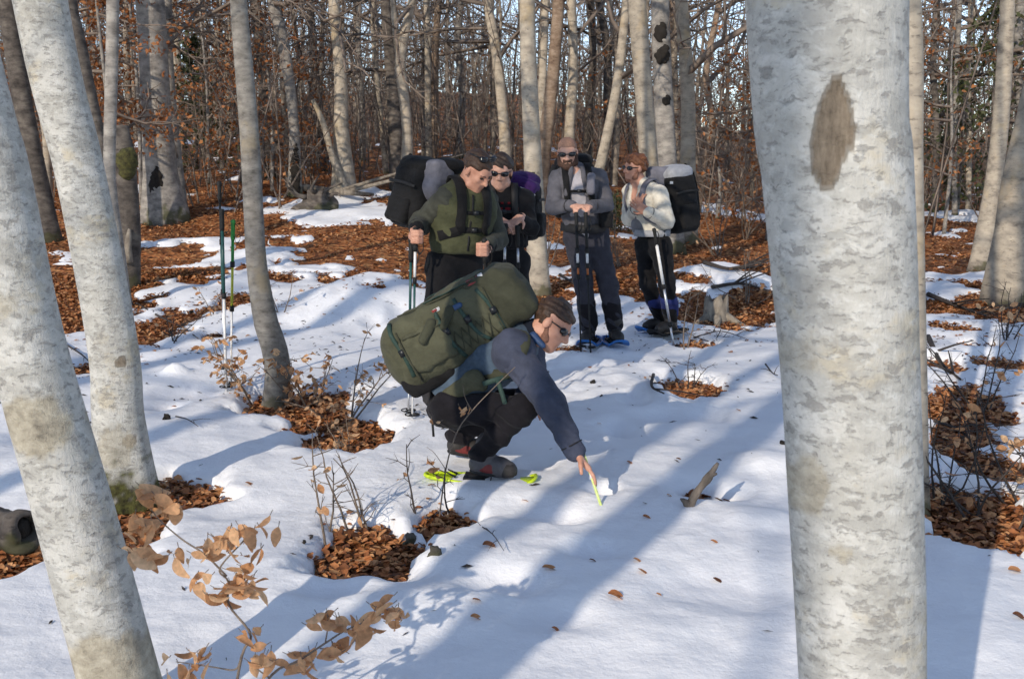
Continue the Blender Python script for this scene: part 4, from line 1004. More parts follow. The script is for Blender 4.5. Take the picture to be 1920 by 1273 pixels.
def stump():
    c = G(1342, 605); t = thing('rotten_stump', c, 'rotten pale tree stump standing right of the hiker in the white jacket', 'stump')
    h = 0.27; k = 18; rng = np.random.default_rng(4); a = np.arange(k) * 2 * math.pi / k
    V = []; F = []
    for i, (z, r) in enumerate([(-.08, .17), (0, .145), (.08, .125), (.16, .12), (.22, .115)]):
        for j in range(k): V.append(c + np.array([math.cos(a[j]) * r * (1 + .08 * math.sin(4 * a[j] + i)), math.sin(a[j]) * r, z + (0.09 * rng.uniform(-.6, 1) if i == 4 else 0)]))
    for i in range(4):
        for j in range(k): F.append((i * k + j, i * k + (j + 1) % k, (i + 1) * k + (j + 1) % k, (i + 1) * k + j))
    V.append(c + [0, 0, .12]); F += [(4 * k + j, 4 * k + (j + 1) % k, 5 * k) for j in range(k)]
    put('wood', (np.array(V), F), M['deadwood'], t)
    for q in range(3):
        ang = (3.6, 4.6, 5.9)[q]; d = np.array([math.cos(ang), math.sin(ang), 0])
        put('root', tube(spline([c + d * .09 + [0, 0, .08], c + d * .2 + [0, 0, .02], c + d * .36 + [0, 0, -.05]], 6), [.05, .045, .04, .032, .025, .012], 8), M['deadwood'], t)
stump()
def rootplate():
    c = at(592, 322, 20.5); c[2] = float(base(c[0], c[1])) + .2
    t = thing('upturned_root', [c[0], c[1], c[2] - .2], 'mossy tangle of roots beside the root-flared grey trunk', 'roots')
    put('root_mass', solid([ell(c, (0.3, 0.2, 0.24), k=.1), ell(c + [.22, -.05, -.08], (.2, .15, .2), k=.1), ell(c + [-.2, -.1, -.15], (.2, .15, .15), k=.1)], 0.025, 0.04, 13), M['bark_dark'], t)
    rng = np.random.default_rng(2)
    for q in range(7):
        a = rng.uniform(0, 6.28); d = np.array([math.cos(a), -0.5, math.sin(a)])
        put('root', tube(spline([c + d * .2, c + d * .4 + rng.normal(0, .05, 3), c + d * .55 + rng.normal(0, .08, 3)], 6), np.linspace(.05, .012, 6), 6), M['bark_dark'], t)
rootplate()
def chunk(px, py, s, label, mat='near_black'):
    p = G(px, py); rng = np.random.default_rng(int(px))
    R1 = basis(rng.normal(0, 1, 3), [0.3, 0.2, 1]); R2 = basis(rng.normal(0, 1, 3), [-.5, 0.3, 1])
    pr = [rbox(p + [0, 0, s * .25], (s * .55, s * .3, s * .5), R1, s * .06, s * .05), rbox(p + [s * .25, 0, s * .35], (s * .3, s * .25, s * .5), R2, s * .06, s * .05), rbox(p + [-s * .3, 0, s * .1], (s * .35, s * .3, s * .25), R2, s * .05, s * .05)]
    o = put('bark_chunk', solid(pr, s / 9, s * 0.13, 1.7 / s), M[mat], None, p); tag(o, label, 'bark', 'dark bits of bark on the snow')
chunk(815, 1040, 0.05, 'dark rounded bark chunk beside the narrow hollow', 'bark_dark'); chunk(768, 1018, 0.055, 'upright dark bark piece at the right rim of the round hollow', 'bark_dark')
chunk(570, 1018, 0.018, 'tiny dark bark bit left of the round hollow'); chunk(1112, 718, 0.028, 'dark bit of bark beyond the reaching arm'); chunk(312, 786, 0.035, 'dark wood bit on the snow right of the leaning beech')
chunk(1468, 832, 0.03, 'dark bit at the edge of the scarred beech'); chunk(358, 590, .05, 'dark clod above the leafy hollow left of the planted poles')
# fallen branches lying about
def fallen(pts, r, label, mat='twig_dark', forks=2, seed=0):
    rng = np.random.default_rng(seed + 50); P = np.array([G(a, b) for a, b in pts]); P[:, 2] += r + 0.01 + rng.uniform(0, .02, len(P))
    t = thing('fallen_branch', P[0], label, 'branch', 'fallen branches on the snow')
    Q = spline(P, len(P) * 4); mb = MB().tube(Q, np.linspace(r, r * .35, len(Q)), 7)
    for q in range(forks):
        i = int(rng.uniform(.3, .8) * len(Q)); d = nrm(Q[min(i + 1, len(Q) - 1)] - Q[i - 1]); e = Q[i] + (d + rng.normal(0, .5, 3) * [1, 1, .1] + [0, 0, .3]) * r * 25
        mb.tube(spline([Q[i], (Q[i] + e) / 2 + [0, 0, .01], e], 5), np.linspace(r * .5, r * .15, 5), 5)
    put('wood', mb.get(), M[mat], t)
fallen([(100, 640), (150, 668), (172, 688)], 0.010, 'dark stick lying between the two near left beeches', seed=1)
fallen([(255, 575), (300, 600), (345, 622), (372, 640)], 0.014, 'dark branch across the leafy hollow left of the planted poles', seed=2)
fallen([(330, 785), (352, 795), (372, 806)], 0.005, 'short thin twig on the snow right of the leaning beech', seed=3)
fallen([(1050, 520), (1072, 535), (1090, 545)], 0.02, 'dark branch at the foot of the straight trunk', seed=4)
fallen([(1300, 640), (1350, 628), (1400, 640)], 0.008, 'thin bare twig on the snow left of the scarred beech', seed=5)
fallen([(1435, 690), (1448, 703), (1458, 713)], 0.007, 'short dark twig touching the scarred beech outline', seed=6)
fallen([(1320, 500), (1370, 512), (1430, 506)], 0.03, 'dark fallen branch beyond the stump', seed=7, forks=4)
fallen([(1335, 545), (1390, 540), (1440, 552)], 0.025, 'snowy dark branch right of the stump', seed=8, forks=3)
fallen([(1740, 560), (1800, 585), (1850, 600)], 0.03, 'dark branch among the far snow patches on the right', seed=9, forks=4)
fallen([(1740, 640), (1765, 690), (1800, 720)], 0.025, 'crooked dark branch right of the scarred beech', seed=10, forks=4)
fallen([(1225, 710), (1222, 735), (1245, 748)], 0.014, 'curled dark branch at the hollow behind the broken stick', seed=11, forks=1)
fallen([(880, 985), (920, 1010), (945, 1045)], 0.0035, 'fine twig running out of the narrow hollow', seed=12, forks=4)
fallen([(560, 360), (640, 372), (700, 375)], 0.09, 'pale fallen trunk with snow on the far leafy slope', 'deadwood', 2, seed=13)
fallen([(1750, 800), (1790, 812), (1830, 836)], 0.012, 'dark branch under the shrub right of the scarred beech', seed=14, forks=5)

# fine bits of bark, bud scales and twig scattered over the snow, too small to count
def debris():
    rng = np.random.default_rng(77); n = 3600
    y = rng.uniform(3.2, 13, n); x = rng.uniform(-.52, .52, n) * y
    k = (cover(x, y) > .1) & (rng.uniform(0, 1, n) < .04 + .96 * sstep(5.5, 9.5, y)) & (fbm(x * 1.3, y * 1.3, 60) > .42); x, y = x[k], y[k]; n = len(x); z = snow_top(x, y) + .004
    L = rng.uniform(.006, .03, n); W = L * rng.uniform(.12, .4, n); a = rng.uniform(0, 6.28, n); d = np.stack([np.cos(a), np.sin(a), rng.normal(0, .2, n)], 1); s = np.stack([-np.sin(a), np.cos(a), np.zeros(n)], 1); p = np.stack([x, y, z], 1)
    u = np.array([0, 0, 1.]) * W[:, None]
    V = np.stack([p - d * L[:, None], p - s * W[:, None], p + d * L[:, None], p + s * W[:, None], p + u], 1).reshape(-1, 3); b = np.arange(n)[:, None] * 5
    return V, np.concatenate([b + np.array([[i, (i + 1) % 4, 4]]) for i in range(4)])
tag(put('bark_debris', debris(), M['twig_dark'], smooth=False), 'fine dark specks of bark and twig strewn over the snow', 'debris', kind='stuff')

# single fallen leaves on open snow
LV = [(1017, 1068, 1.1), (1140, 1118, 1.2), (1196, 1070, .8), (1187, 1050, .7), (1205, 971, .8), (1337, 1087, .7), (1332, 1016, .6), (882, 1160, .8), (886, 1127, .6), (1175, 868, .8), (1268, 862, .5), (978, 940, .6), (1105, 1052, .5), (1034, 1180, .6),
      (460, 908, 1.1), (1890, 1072, 1.1), (1898, 1155, .9), (1120, 795, .5), (1100, 768, .5), (905, 1026, 1.1), (1205, 945, .4), (640, 640, .7), (700, 560, .7), (1230, 1115, .4), (480, 700, .8), (560, 700, .8), (1380, 770, .6), (1250, 930, .5)]
LIT_ME = []
for i, (a, b, c, d) in enumerate([(0.062, 0.018, 0.5, 0.3), (0.068, 0.017, 0.9, 0.5), (0.058, 0.019, 0.3, 0.2)]):
    LIT_ME.append(mesh_np('fallen_leaf', *leaf_shape(a, b, c, d), M['litter']))
for i, (px, py, s) in enumerate(LV):
    p = G(px, py); o = bpy.data.objects.new('fallen_leaf', LIT_ME[i % 3]); COL.objects.link(o); o.location = (p[0], p[1], p[2] + 0.006 + 0.004 * s)
    o.rotation_euler = (random.uniform(-.3, .3), random.uniform(0.0, .3), random.uniform(-.7, .7)); o.scale = (s, s, s)
    tag(o, 'small brown beech leaf lying alone on open snow', 'leaf', 'single leaves scattered on the snow')

# ---------------------------------------------------------------- people
M['skin'] = plain('skin', (0.56, 0.30, 0.21), (0.44, 0.21, 0.14), 14, 0.5, 0.15, 0.002, 90)
M['skin_pale'] = plain('skin_pale', (0.62, 0.36, 0.27), (0.50, 0.27, 0.19), 14, 0.5, 0.15, 0.002, 90)
M['hair_dark'] = plain('hair_dark', (0.045, 0.026, 0.017), (0.014, 0.009, 0.006), 60, 0.55, 0.7, 0.006, 120)
M['hair_brown'] = plain('hair_brown', (0.075, 0.040, 0.024), (0.025, 0.014, 0.009), 60, 0.55, 0.7, 0.006, 120)
M['hair_red'] = plain('hair_red', (0.22, 0.085, 0.035), (0.08, 0.03, 0.013), 50, 0.55, 0.8, 0.008, 100)
M['beard'] = plain('stubble', (0.27, 0.13, 0.085), (0.15, 0.07, 0.045), 90, 0.8, 0.5, 0.003)
M['beard_dark'] = plain('dark_beard', (0.085, 0.042, 0.027), (0.04, 0.02, 0.013), 90, 0.8, 0.5, 0.003)
M['shorn'] = plain('shorn_hair', (0.30, 0.175, 0.125), (0.17, 0.095, 0.066), 90, 0.7, 0.4, 0.003)
M['lens'] = plain('dark_lens', (0.008, 0.008, 0.01), None, 10, 0.12, 0, spec=0.6)
M['eye'] = plain('eye_dark', (0.03, 0.02, 0.015), None, 10, 0.3, 0)
M['lip'] = plain('lip', (0.36, 0.13, 0.10), None, 30, 0.5, 0)
M['slate'] = cloth('slate_jacket', (0.056, 0.064, 0.096))
M['blue_shirt'] = cloth('blue_grey_shirt', (0.065, 0.095, 0.135))
M['navy'] = cloth('navy_collar', (0.012, 0.016, 0.028))
M['trouser_dark'] = cloth('dark_trousers', (0.012, 0.011, 0.014))
M['black'] = cloth('black_cloth', (0.010, 0.010, 0.012))
M['olive'] = cloth('olive_jacket', (0.062, 0.066, 0.036))
M['grey_olive'] = cloth('grey_olive_sleeve', (0.050, 0.052, 0.042))
M['grey_jacket'] = cloth('grey_jacket', (0.105, 0.103, 0.118))
M['grey_trouser'] = cloth('grey_trousers', (0.038, 0.038, 0.050))
M['tee'] = cloth('pale_tee', (0.42, 0.40, 0.43))
M['cream'] = cloth('cream_jacket', (0.66, 0.62, 0.53))
M['ash'] = cloth('ash_panel', (0.20, 0.20, 0.22))
M['gaiter'] = cloth('blue_gaiter', (0.025, 0.035, 0.14))
M['red'] = cloth('red_print', (0.13, 0.008, 0.012))
M['pack_green'] = cloth('pack_green', (0.084, 0.085, 0.055), 6)
M['pack_green2'] = cloth('pack_green_dark', (0.052, 0.054, 0.036), 6)
M['pack_black'] = cloth('pack_black', (0.012, 0.012, 0.013))
M['pack_grey'] = cloth('pack_grey', (0.15, 0.15, 0.18))
M['pack_light'] = cloth('pack_light_grey', (0.33, 0.34, 0.37))
M['purple'] = cloth('purple_pack', (0.045, 0.018, 0.10))
M['webbing'] = plain('webbing_green', (0.022, 0.052, 0.042), None, 60, 0.7, 0.4, 0.002)
M['web_black'] = plain('webbing_black', (0.012, 0.012, 0.013), None, 60, 0.7, 0.4, 0.002)
M['buckle'] = plain('buckle_plastic', (0.015, 0.017, 0.02), None, 20, 0.35, 0)
M['white_mark'] = plain('white_mark', (0.75, 0.75, 0.75), None, 30, 0.5, 0)
M['red_mark'] = plain('red_mark', (0.25, 0.03, 0.03), None, 30, 0.6, 0)
M['blue_mark'] = plain('blue_mark', (0.03, 0.07, 0.17), None, 30, 0.6, 0)
M['boot'] = plain('boot_leather', (0.03, 0.027, 0.026), None, 30, 0.6, 0.4, 0.003)
M['boot_grey'] = plain('boot_grey', (0.085, 0.08, 0.085), None, 30, 0.6, 0.4, 0.003)
M['boot_red'] = plain('boot_red', (0.16, 0.022, 0.020), None, 30, 0.6, 0.4, 0.003)
M['rubber'] = plain('rubber', (0.012, 0.012, 0.012), None, 40, 0.7, 0.4, 0.003)
M['lime'] = plain('lime_plastic', (0.52, 0.68, 0.02), (0.44, 0.56, 0.02), 20, 0.35, 0.1)
M['blue_plastic'] = plain('blue_plastic', (0.03, 0.17, 0.50), None, 20, 0.35, 0.1)
M['rod'] = plain('pale_rod', (0.62, 0.70, 0.30), (0.5, 0.62, 0.16), 30, 0.4, 0)
M['alu'] = plain('aluminium', (0.62, 0.63, 0.65), (0.5, 0.5, 0.52), 40, 0.3, 0, metal=0.8)
M['teal'] = plain('teal_shaft', (0.020, 0.085, 0.080), None, 40, 0.35, 0)
M['white_shaft'] = plain('white_shaft', (0.72, 0.72, 0.72), (0.6, 0.6, 0.6), 40, 0.4, 0)
M['orange_shaft'] = plain('orange_shaft', (0.40, 0.11, 0.02), None, 40, 0.4, 0)
M['green_grip'] = plain('green_grip', (0.03, 0.26, 0.05), None, 40, 0.6, 0.2)
M['yellow_shaft'] = plain('yellow_shaft', (0.50, 0.52, 0.05), None, 40, 0.4, 0)

class Head:
    def __init__(s, c, f, up, sc=1.0): s.c = np.asarray(c, float); s.R = basis(f, up); s.s = sc
    def p(s, x, y, z): return s.c + s.R @ (np.array([x, y, z]) * s.s)
    def e(s, c, r, k=0.015, op=1): return ell(s.p(*c), np.array(r) * s.s, s.R, k * s.s, op)
    def cp(s, a, b, ra, rb, k=0.012): return cap(s.p(*a), s.p(*b), ra * s.s, rb * s.s, k)
    def skin(s):
        L = [s.e((0, -.012, .036), (.073, .094, .080)), s.e((0, .028, -.030), (.057, .064, .083), .025), s.e((0, .058, -.088), (.030, .028, .022), .02),
             s.cp((-.045, .03, -.075), (0, .062, -.09), .022, .022, .02), s.cp((.045, .03, -.075), (0, .062, -.09), .022, .022, .02),
             s.cp((-.034, .074, .026), (.034, .074, .026), .012, .012, .015),
             s.cp((0, .086, .018), (0, .108, -.022), .008, .0125), s.cp((-.012, .094, -.028), (.012, .094, -.028), .008, .008, .008),
             s.cp((-.020, .080, -.055), (.020, .080, -.055), .008, .008, .01), s.cp((-.016, .080, -.066), (.016, .080, -.066), .008, .008, .01),
             s.e((-.036, .062, -.012), (.02, .02, .02), .015), s.e((.036, .062, -.012), (.02, .02, .02), .015)]
        for q in (-1, 1): L.append(s.e((q * .076, -.004, -.004), (.009, .020, .031), .006))
        for q in (-1, 1): L.append(s.e((q * .030, .090, .010), (.016, .010, .009), .012, -1))
        return L
    def hair(s, grow=.010, front=.052, low=-.03, extra=()):
        L = [s.e((0, -.014, .040), (.073 + grow, .094 + grow, .080 + grow))] + [s.e(*x) for x in extra]
        L.append(rbox(s.p(0, .13, -.045), np.array([.2, .075, .10]) * s.s, s.R, .01, .02 * s.s, -1))
        L.append(rbox(s.p(0, .06, -.16 + low + .03), np.array([.2, .2, .12]) * s.s, s.R, .01, .02 * s.s, -1))
        L.append(rbox(s.p(0, .055, -.02), np.array([.2, .062, .055]) * s.s, s.R, .01, .015 * s.s, -1))
        return L
    def beard(s, g=.004):
        L = [s.e((0, .058, -.088), (.030 + g, .028 + g, .024 + g)), s.cp((-.050, .03, -.070), (0, .062, -.09), .022 + g, .022 + g, .02), s.cp((.050, .03, -.070), (0, .062, -.09), .022 + g, .022 + g, .02),
             s.cp((-.062, .005, -.02), (-.052, .03, -.07), .012 + g, .018 + g, .02), s.cp((.062, .005, -.02), (.052, .03, -.07), .012 + g, .018 + g, .02),
             s.cp((-.024, .080, -.043), (.024, .080, -.043), .006 + g, .006 + g, .01)]
        return L
    def shades(s, parent, frame='buckle', top=False, parts=True):
        "dark glasses with two lenses, a bridge and two arms"
        dz, dy = (.104, -.048) if top else (0, 0)
        mb = MB()
        for q in (-1, 1):
            a = s.p(q * .062, .066 + dy, .016 + dz); b = s.p(q * .079, .0 + dy, .012 + dz - (.02 if top else 0)); mb.tube([a, b], [.004, .003], 6)
        mb.tube([s.p(-.010, .098 + dy, .014 + dz), s.p(.010, .098 + dy, .014 + dz)], [.004, .004], 6)
        o = put('sunglasses', mb.get(), M[frame], parent)
        for q in (-1, 1):
            put('lens', solid([s.e((q * .035, .084 + dy, .009 + dz), (.030, .014, .020), .004), s.e((q * .052, .074 + dy, .011 + dz), (.014, .014, .016), .01)], 0.004), M['lens'], o)
        return o
def hand(w_, d, n, side, curl=(0.3, 0.4, 0.3), spread=0.06, thumb=0.8, s=1.0):
    "palm with four unequal bent fingers and a thumb leaving its side; n is the way the palm faces, side the thumb's side"
    d = nrm(d); n = nrm(np.asarray(n, float) - d * np.dot(n, d)); lat = np.cross(d, n) * side
    R = np.stack([lat, d, n], 1); L = []
    c = np.asarray(w_, float)
    L.append(rbox(c + d * .045 * s, np.array([.040, .052, .014]) * s, R, .013 * s, .012))
    L.append(cap(c - d * .02, c + d * .02, .026 * s, .024 * s, .02, n, 1.3))
    for q, ln in ((.030, .072), (.0105, .082), (-.0095, .077), (-.029, .060)):
        p = c + (d * .088 + lat * q) * s; a = 0.0; dd = d + lat * q * spread * 30
        for i, fr in enumerate((.45, .31, .24)):
            a += curl[i]; v = nrm(dd * math.cos(a) + n * math.sin(a)); e = p + v * ln * fr * s
            L.append(cap(p, e, (.0092 - .0008 * i) * s, (.0086 - .0010 * i) * s, .004)); p = e
    p = c + (d * .025 + lat * .032) * s
    v = nrm(d * .62 + lat * thumb + n * .45); e = p + v * .042 * s; L.append(cap(p, e, .0125 * s, .0105 * s, .012))
    v = nrm(d * .85 + lat * thumb * .25 + n * .6); L.append(cap(e, e + v * .034 * s, .0105 * s, .0085 * s, .004))
    return L
def fist(c, axis, fwd, side, s=1.0):
    "a hand closed round a shaft running along axis through c; fwd is the way the knuckles face"
    axis = nrm(axis); fwd = nrm(np.asarray(fwd, float) - axis * np.dot(fwd, axis)); lat = np.cross(axis, fwd) * side
    L = [rbox(c + lat * .030 * s - fwd * .004 * s, np.array([.013, .034, .042]) * s, np.stack([lat, fwd, axis], 1), .012, .012)]
    for q in (.032, .011, -.010, -.030):
        b = c + axis * q * s
        P = [b + (lat * .030 + fwd * .030) * s, b + (lat * .006 + fwd * .038) * s, b + (-lat * .022 + fwd * .020) * s, b + (-lat * .018 - fwd * .006) * s]
        for i in range(3): L.append(cap(P[i], P[i + 1], .0105 * s, .0100 * s, .004))
    P = [c + axis * .035 * s + (lat * .026 - fwd * .028) * s, c + axis * .045 * s + (lat * .0 - fwd * .024) * s, c + axis * .040 * s + (-lat * .026 + fwd * .004) * s]
    for i in range(2): L.append(cap(P[i], P[i + 1], .0125 * s, .0105 * s, .006))
    return L

def foot_boot(t, heel, toe, ankle, m_upper, m_sole, h=0.006, extra=None, name='boot'):
    heel = np.asarray(heel, float); toe = np.asarray(toe, float); ankle = np.asarray(ankle, float)
    f = nrm(toe - heel); L = np.linalg.norm(toe - heel)
    up = nrm(np.array([0, 0, 1.]) - f * f[2]); r = np.cross(f, up)
    pr = [cap(heel + f * .035 + up * .045, heel + f * (L * .62) + up * .042, .042, .047, .03, r, .95), cap(heel + f * (L * .55) + up * .04, toe - f * .045 + up * .033, .046, .040, .03),
          cap(heel + f * .05 + up * .06, ankle + nrm(ankle - heel) * .06, .048, .056, .03)]
    o = put(name, solid(pr, h), M[m_upper], t)
    sl_ = solid([cap(heel + f * .035 + up * .012, heel + f * L * .4 + up * .012, .041, .040, .03, up, 2.4), cap(heel + f * L * .4 + up * .012, toe - f * .045 + up * .014, .044, .043, .03, up, 2.4)], h)
    put('sole', sl_, M[m_sole], o)
    lace = MB()
    for k in range(4):
        q = heel + f * (L * (.42 + .09 * k)) + up * (.098 - .010 * k); lace.tube([q - r * .028, q + up * .004, q + r * .028], [.003, .0032, .003], 5)
    put('lace', lace.get(), M['web_black'], o)
    if extra:
        q = heel + f * L * .42 + up * .04
        put('side_panel', solid([ell(q - np.array([0, .044, 0]), (L * .3, .010, .025), np.stack([f, np.cross(up, f), up], 1), .01)], .004), M[extra], o)
    return o
def snowshoe(c, f, L, Wd, mat, label, nose=True):
    c = np.asarray(c, float); f = nrm(f); up = nrm(np.array([0, 0, 1.]) - f * f[2]); r = np.cross(f, up)
    t = thing('snowshoe', c, label, 'snowshoe', 'snowshoes worn by the hikers')
    pts = []; n = 40
    for i in range(n):
        a = 2 * math.pi * i / n; y = math.sin(a); x = math.cos(a); wv = Wd / 2 * (0.62 + 0.38 * sstep(-1.0, 0.2, y)) * np.sign(x) * abs(x) ** 0.6
        lift = 0.05 * max(0, y - 0.72) / 0.28
        pts.append(c + f * (y * L / 2) + r * wv + up * (.02 + lift))
    pts = np.array(pts)
    V, F = tube(np.vstack([pts, pts[:1], pts[1:2]]), .009, 7, False); put('frame', (V, F), M[mat], t)
    mid = pts.mean(0)
    Vd = np.vstack([pts - up * .004, [c + up * .016], pts - up * .012, [c + up * .008]]); k = n
    Fd = [(i, (i + 1) % k, k) for i in range(k)] + [(k + 1 + (i + 1) % k, k + 1 + i, 2 * k + 1) for i in range(k)] + [(i, k + 1 + i, k + 1 + (i + 1) % k, (i + 1) % k) for i in range(k)]
    put('deck', (Vd, Fd), M[mat], t, smooth=False)
    put('binding', boxm(c + up * .03 + f * .02, [Wd * .30, .10, .010], np.stack([r, f, up], 1)), M['rubber'], t, smooth=False)
    for q in (-1, 1):
        put('heel_lever', tube([c - f * .12 + r * q * .03 + up * .03, c - f * .17 + r * q * .025 + up * .05], [.006, .004], 6), M['rubber'], t)
    put('strap', ribbon([c + f * .06 - r * Wd * .33 + up * .03, c + f * .06 + up * .115, c + f * .06 + r * Wd * .33 + up * .03], f, .022, .004, 9), M['web_black'], t)
    return t
def pole(top, tip, label, secs, grip='rubber', r=.0085, basket=True, strap=True):
    "secs: (fraction from the top, material) of the shaft below the grip"
    top = np.asarray(top, float); tip = np.asarray(tip, float); d = nrm(tip - top); L = np.linalg.norm(tip - top)
    t = thing('trekking_pole', tip, label, 'trekking pole', 'trekking poles of the hikers')
    q = nrm(np.cross(d, [0, 1, 0.2]))
    put('grip', tube([top, top + d * .012, top + d * .03, top + d * .07, top + d * .12, top + d * .15], [.012, .019, .016, .0145, .016, .011], 10), M[grip], t)
    prev = .15 / L
    for i, (f, m) in enumerate(secs):
        put('shaft', tube([top + d * L * prev, top + d * L * f], [r * (1 - .15 * i), r * (1 - .15 * i)], 8), M[m], t); 
        if i < len(secs) - 1: put('clamp', tube([top + d * (L * f - .02), top + d * (L * f + .02)], [r * 1.5, r * 1.5], 8), M['rubber'], t)
        prev = f
    if basket:
        b = tip - d * .09; a = np.arange(12) * math.pi / 6; u, v = q, np.cross(d, q)
        ring = np.array([b + (u * math.cos(x) + v * math.sin(x)) * .045 for x in list(a) + [0, math.pi / 6]])
        mb = MB().tube(ring, .004, 5)
        for k in range(3): x = k * 2.09; mb.tube([b, b + (u * math.cos(x) + v * math.sin(x)) * .045], [.006, .004], 5)
        put('basket', mb.get(), M['rubber'], t)
    if strap:
        s0 = top + d * .02; put('wrist_strap', ribbon(spline([s0, s0 + q * .035 + [0, 0, -.03], s0 + q * .045 + [0, 0, -.11], s0 + q * .015 + [0, 0, -.14], s0 + [0, 0, -.04]], 14), q + np.array([0, .3, 0]), .016, .002), M['web_black'], t)
    return t

SURF = {}
def skin_pt(prims, p, d, lift=.006, far=.5):
    "slides in along -d from outside until it meets the shape"
    p = np.asarray(p, float); d = nrm(d); s = np.linspace(far, -far, 260); P = (p + d * s[:, None]).astype(np.float32); D = np.full(len(s), 9.)
    for pl, ph, f, k, op in prims:
        if op > 0: D = np.minimum(D, f(P) - 0.2 * k)
    i = np.argmax(D < 0)
    return p + d * (s[i] + lift) if D.min() < 0 else p
def mid(a, b, t=.5): return np.asarray(a) * (1 - t) + np.asarray(b) * t
def person(label, J, head, mats, rad, h=.0085, hc=.0115, hands=(), fold=.0045, open_front=None):
    """J: joints in the place.  The body is one continuous skin; the clothes are its children."""
    f = rad['fwd']; feet = mid(J['heelR'], J['heelL'])
    loc = np.array([feet[0], feet[1], min(J['heelR'][2], J['heelL'][2])])
    S = head.skin(); r = rad
    neck_top = head.p(0, -.025, -.055)
    S += [cap(J['neck'], neck_top, .054, .054, .03), cap(mid(J['pelvis'], J['hem'], .7), J['chest'], r['hip'] * .85, r['chest'] - .03, .05, f, r.get('flat', 1.45)), cap(J['chest'], J['neck'], r['chest'] * .62, .06, .06)]
    S += [cap(J['shR'], J['shL'], .055, .055, .05)]
    for q in 'RL':
        S += [cap(J['sh' + q], J['el' + q], .050, .042, .03), cap(J['el' + q], J['wr' + q], .042, .027, .03), cap(J['hip' + q], J['kn' + q], .066, .045, .04), cap(J['kn' + q], J['an' + q], .045, .036, .03), cap(mid(J['heel' + q], J['toe' + q], .22) + np.array([0, 0, .05]), J['an' + q], .026, .032, .02), cap(mid(J['heel' + q], J['toe' + q], .22) + np.array([0, 0, .045]), mid(J['heel' + q], J['toe' + q], .72) + np.array([0, 0, .035]), .026, .022, .02)]
    for L in hands: S += L
    o = put('person', solid(S, h), M[mats['skin']], None, loc); tag(o, label, 'person')
    fl = r.get('flat', 1.45)
    # jacket
    T = [cap(J['hem'], J['waist'], r['hem'], r['waist'], .05, f, fl), cap(J['waist'], J['chest'], r['waist'], r['chest'], .06, f, fl), cap(J['chest'], mid(J['chest'], J['neck'], .75), r['chest'] * .92, .10, .06, f, 1.2), cap(J['shR'], J['shL'], .074, .074, .06)]
    if 'belly' in r: T.append(ell(mid(J['hem'], J['waist'], .6) + f * r['belly'], (.14, .12, .15), k=.08))
    wa = nrm(J['waist'] - J['hem']); T.append(rbox(J['hem'] - wa * .22, (.4, .4, .2), basis(f, wa), .01, .02, -1))
    if open_front is not None:
        c, half, R = open_front; shirt = solid([cap(J['hem'], J['waist'], r['hem'] - .022, r['waist'] - .022, .05, f, fl), cap(J['waist'], J['chest'], r['waist'] - .018, r['chest'] - .018, .06, f, fl), cap(J['chest'], mid(J['chest'], J['neck'], .55), r['chest'] * .85, .085, .05, f, 1.2)], hc, .002)
        if mats.get('shirt'): put('shirt', shirt, M[mats['shirt']], o)
        T.append(rbox(c, half, R, .02, .015, -1))
    jk = put('jacket', solid(T, hc, fold), M[mats['jacket']], o)
    if mats.get('collar'):
        nd = nrm(neck_top - J['neck']); cc = mid(J['neck'], neck_top, .35)
        put('collar', solid([cap(J['neck'] - nd * .01, mid(J['neck'], neck_top, rad.get('collar', .55)), .074, .070, .02)] + [cap(neck_top - nd * .06, neck_top + nd * .02, .058, .062, .01)[:4] + (-1,)], .007, .002), M[mats['collar']], jk)
    for q in 'RL':
        put('sleeve', solid([cap(J['sh' + q], J['el' + q], r['arm'], r['arm'] * .84, .03), cap(J['el' + q], mid(J['el' + q], J['wr' + q], .95), r['arm'] * .84, r['arm'] * .62, .03)], hc, fold, 34), M[mats['sleeve']], jk)
        w_ = J['wr' + q]; dd = nrm(w_ - J['el' + q]); put('cuff', solid([cap(w_ - dd * .035, w_ - dd * .008, r['arm'] * .60, r['arm'] * .58, .01)], .006), M[mats.get('cuff', mats['sleeve'])], jk)
    # trousers
    K = [cap(J['hipR'], J['hipL'], r['hip'], r['hip'], .06), cap(J['pelvis'], J['hem'], r['hip'] * 1.1, r['hip'] * 1.15, .05, f, 1.25)]
    for q in 'RL':
        K += [cap(J['hip' + q], J['kn' + q], r['leg'], r['leg'] * .76, .04), cap(J['kn' + q], J['an' + q], r['leg'] * .76, r['leg'] * .66, .035)]
    SURF[o] = T
    put('trousers', solid(K, hc, fold * 1.3, 26), M[mats['trousers']], o)
    return o, jk

# ================ the crouching hiker
A_ = {}
for k, v in {'pelvis': (838, 752, 5.42), 'hem': (842, 745, 5.42), 'waist': (880, 708, 5.42), 'chest': (935, 664, 5.41), 'neck': (990, 628, 5.38), 'shR': (960, 655, 5.23), 'shL': (985, 648, 5.58), 'elR': (1032, 758, 5.10), 'wrR': (1080, 850, 5.04),
             'elL': (1010, 735, 5.66), 'wrL': (985, 742, 5.45), 'hipR': (842, 768, 5.30), 'hipL': (842, 762, 5.54), 'knR': (980, 768, 5.17), 'knL': (985, 752, 5.62), 'anR': (903, 856, 5.30), 'anL': (862, 812, 5.72)}.items(): A_[k] = at(*v)
g = G(930, 893); gz = g[2]
A_['heelR'] = np.array([at(882, 885, 5.30)[0], 5.30, zs(at(882, 885, 5.30)[0], 5.30) + .03]); A_['toeR'] = A_['heelR'] + np.array([.235, -.03, -.012])
A_['anR'] = A_['heelR'] + np.array([.055, 0, .10])
